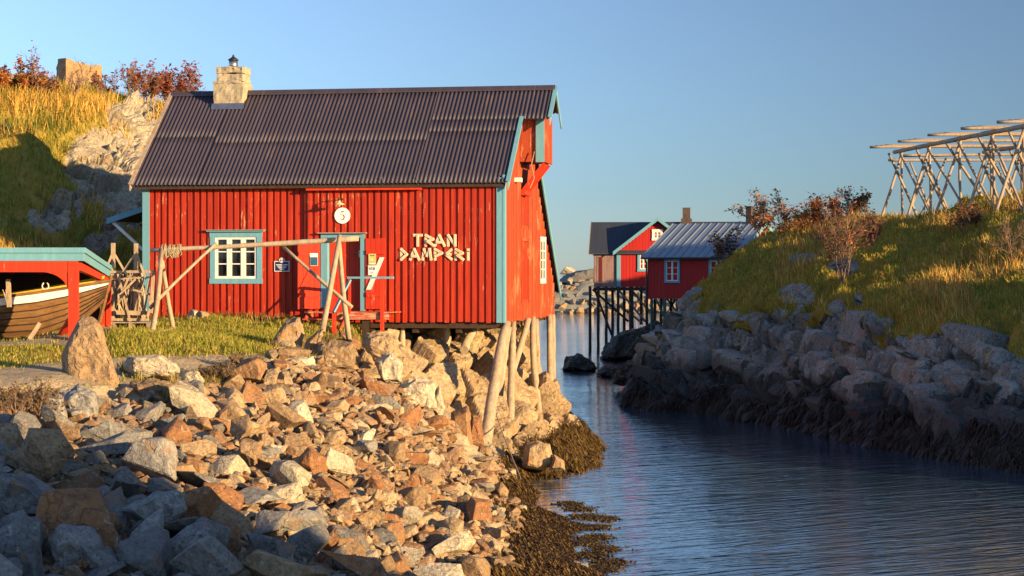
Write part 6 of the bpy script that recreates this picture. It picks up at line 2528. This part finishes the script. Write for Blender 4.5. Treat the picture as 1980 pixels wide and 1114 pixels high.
# bladder wrack lying downslope on both shores
def weed(name, G, n, wgt, cols, label, ln=.5, down=True):
    n = int(n * 1.8)
    pts = G.scatter(n, wgt)
    gx = RNG.normal(0, 1.3, (n, 3))
    # strands lie towards the water: follow the local fall of the mesh
    i = np.array([0])
    xs, ys = G.p[:, 0], G.p[:, 1]
    d_ = gx + np.array(down)
    d_[:, 2] = 0
    d_ /= np.linalg.norm(d_, axis=1)[:, None]
    L = ln * .5 * RNG.uniform(.4, 1.4, n)[:, None]
    side = np.cross(d_, (0, 0, 1.0))
    w = RNG.uniform(.006, .018, n)[:, None]
    lift = RNG.uniform(.0, .08, n)[:, None] * np.array((0, 0, 1.0))
    a = pts + lift * .5
    b = pts + d_ * L * .5 + lift
    c = pts + d_ * L - np.array((0, 0, 1.0)) * L * .35
    v = np.stack([a - side * w, a + side * w, b + side * w * 1.2, b - side * w * 1.2, c + side * w * .7, c - side * w * .7], 1).reshape(-1, 3)
    k = np.arange(n)[:, None] * 6
    f = np.concatenate([k + np.array([[0, 1, 2, 3]]), k + np.array([[3, 2, 4, 5]])])
    cc = np.repeat(np.concatenate([palette(n, cols, None, .4), np.ones((n, 1))], 1), 6, 0)
    o = link(name, np_mesh(name, v, [(4, f)], M['weed'], False, {'col': ('FLOAT_COLOR', cc)}))
    return tag(o, label, 'seaweed', None, 'stuff')


weed('seaweed', GL, 26000, GL.mask[:, 1] * sl_ * (GL.p[:, 2] > -.1), [(.065, .038, .014), (.10, .06, .02), (.04, .026, .012), (.14, .085, .026)], 'brown bladder wrack along the foot of the rubble slope', .42, (.75, .25, 0))
weed('seaweed', GB, 20000, GB.mask[:, 1] * seen(GB.p, 40) * (GB.p[:, 2] > -.1), [(.085, .05, .016), (.13, .08, .023), (.05, .032, .013)], 'golden brown seaweed over the rock tip below the stilts', .38, (.7, -.4, 0))
weed('seaweed', GR, 52000, GR.mask[:, 1] * sr_ * (GR.p[:, 2] > -.1), [(.035, .022, .016), (.055, .035, .022), (.025, .018, .014), (.075, .045, .024)], 'dark brown seaweed apron under the cliff of the far bank', .5, (-.9, -.35, 0))
# floating wrack near the left shore
n = 5200
cl = np.array([(px_, py_) for px_, py_ in [(1130, 1000), (1165, 1003), (1150, 1020), (1170, 1062), (1180, 1088), (1160, 1100), (1140, 1075), (1120, 985), (1150, 1040), (1100, 975), (1130, 1050)]])
ci = RNG.integers(len(cl), size=n)
dd = CZ * F / (cl[ci, 1] - HY)
x = (cl[ci, 0] - CX) / F * dd + RNG.normal(0, .16, n)
y = dd + RNG.normal(0, .22, n)
pts = np.stack([x, y, np.full(n, -.005)], 1)
blades('seaweed', pts, .05, .028, palette(n, [(.05, .035, .015), (.09, .055, .02)]), mess=1.6, label='floating tips of brown wrack on the water off the rubble', cat='seaweed', mat='weed')

# ------------------------------------------------------------------ fish drying racks on the right hill
RKG = 'rows of the drying rack'
rck = thing('drying_rack', 'large open wooden fish drying rack of crossed poles and beams on the hilltop', 'drying rack', at_r(1740, 88))


def rp(name, a, b, r0, r1=None, mat='pale_log'):
    m = MB()
    m.log(a, b, r0, r1, 7, .3)
    return m.build(name, M[mat], rck, False, True)


def bz(y):
    return 11.27 + (y - 88) * .01


BEAMS = [(18.35, 19.6), (22.6, 23.6), (27.0, 28.0)]
YS = [88.0, 83.6, 79.2, 75.0, 71.4]
for bi, (xa, xb) in enumerate(BEAMS):
    f = lambda y: xa + (xb - xa) * (88 - y) / 17.0
    rp('beam', Vector((f(89.0), 89.0, bz(89))), Vector((f(67.5), 67.5, bz(67.5))), .095, .105, 'log')
    for k, y in enumerate(YS):
        x = f(y)
        g0 = lambda dx, dy: GR.height(x + dx, y + dy) - .15
        top = bz(y) - .05
        rp('leg', Vector((x - 1.15, y - .3, g0(-1.15, -.3))), Vector((x + .12, y, top + .1)), .07, .06)
        rp('leg', Vector((x + 1.2, y + .4, g0(1.2, .4))), Vector((x - .55, y, top - .05)), .065, .055)
        rp('post', Vector((x + .28, y + .7, g0(.28, .7))), Vector((x + .22, y + .7, top)), .06, .055)
        if k < len(YS) - 1:
            y2 = YS[k + 1]
            rp('brace', Vector((f(y), y, top - .1)), Vector((f(y2) + .3, y2 + .4, GR.height(f(y2), y2) + .2)), .055, .05)
for k, y in enumerate(YS):
    for j in range(4):
        x0 = (16.85, 17.25, 17.6, 18.0, 18.5)[k] + j * .32
        yy = y + (-.35, .05, .4, .8)[j]
        rp('pole', Vector((x0, yy, bz(y) + .16 + .05 * j)), Vector((31.5, yy + random.uniform(-.2, .2), bz(y) + .2 + .03 * j)), .06, .05)
for yy in (90.5, 94):
    for x0 in (20.5, 25):
        rp('leg', Vector((x0 - .9, yy, GR.height(x0 - .9, yy) - .2)), Vector((x0 + .6, yy, 11.1)), .06, .05)
        rp('leg', Vector((x0 + 1.1, yy, GR.height(x0 + 1.1, yy) - .2)), Vector((x0 - .4, yy, 11.1)), .06, .05)
    rp('pole', Vector((19.0, yy, 11.2)), Vector((31, yy, 11.25)), .07, .06)
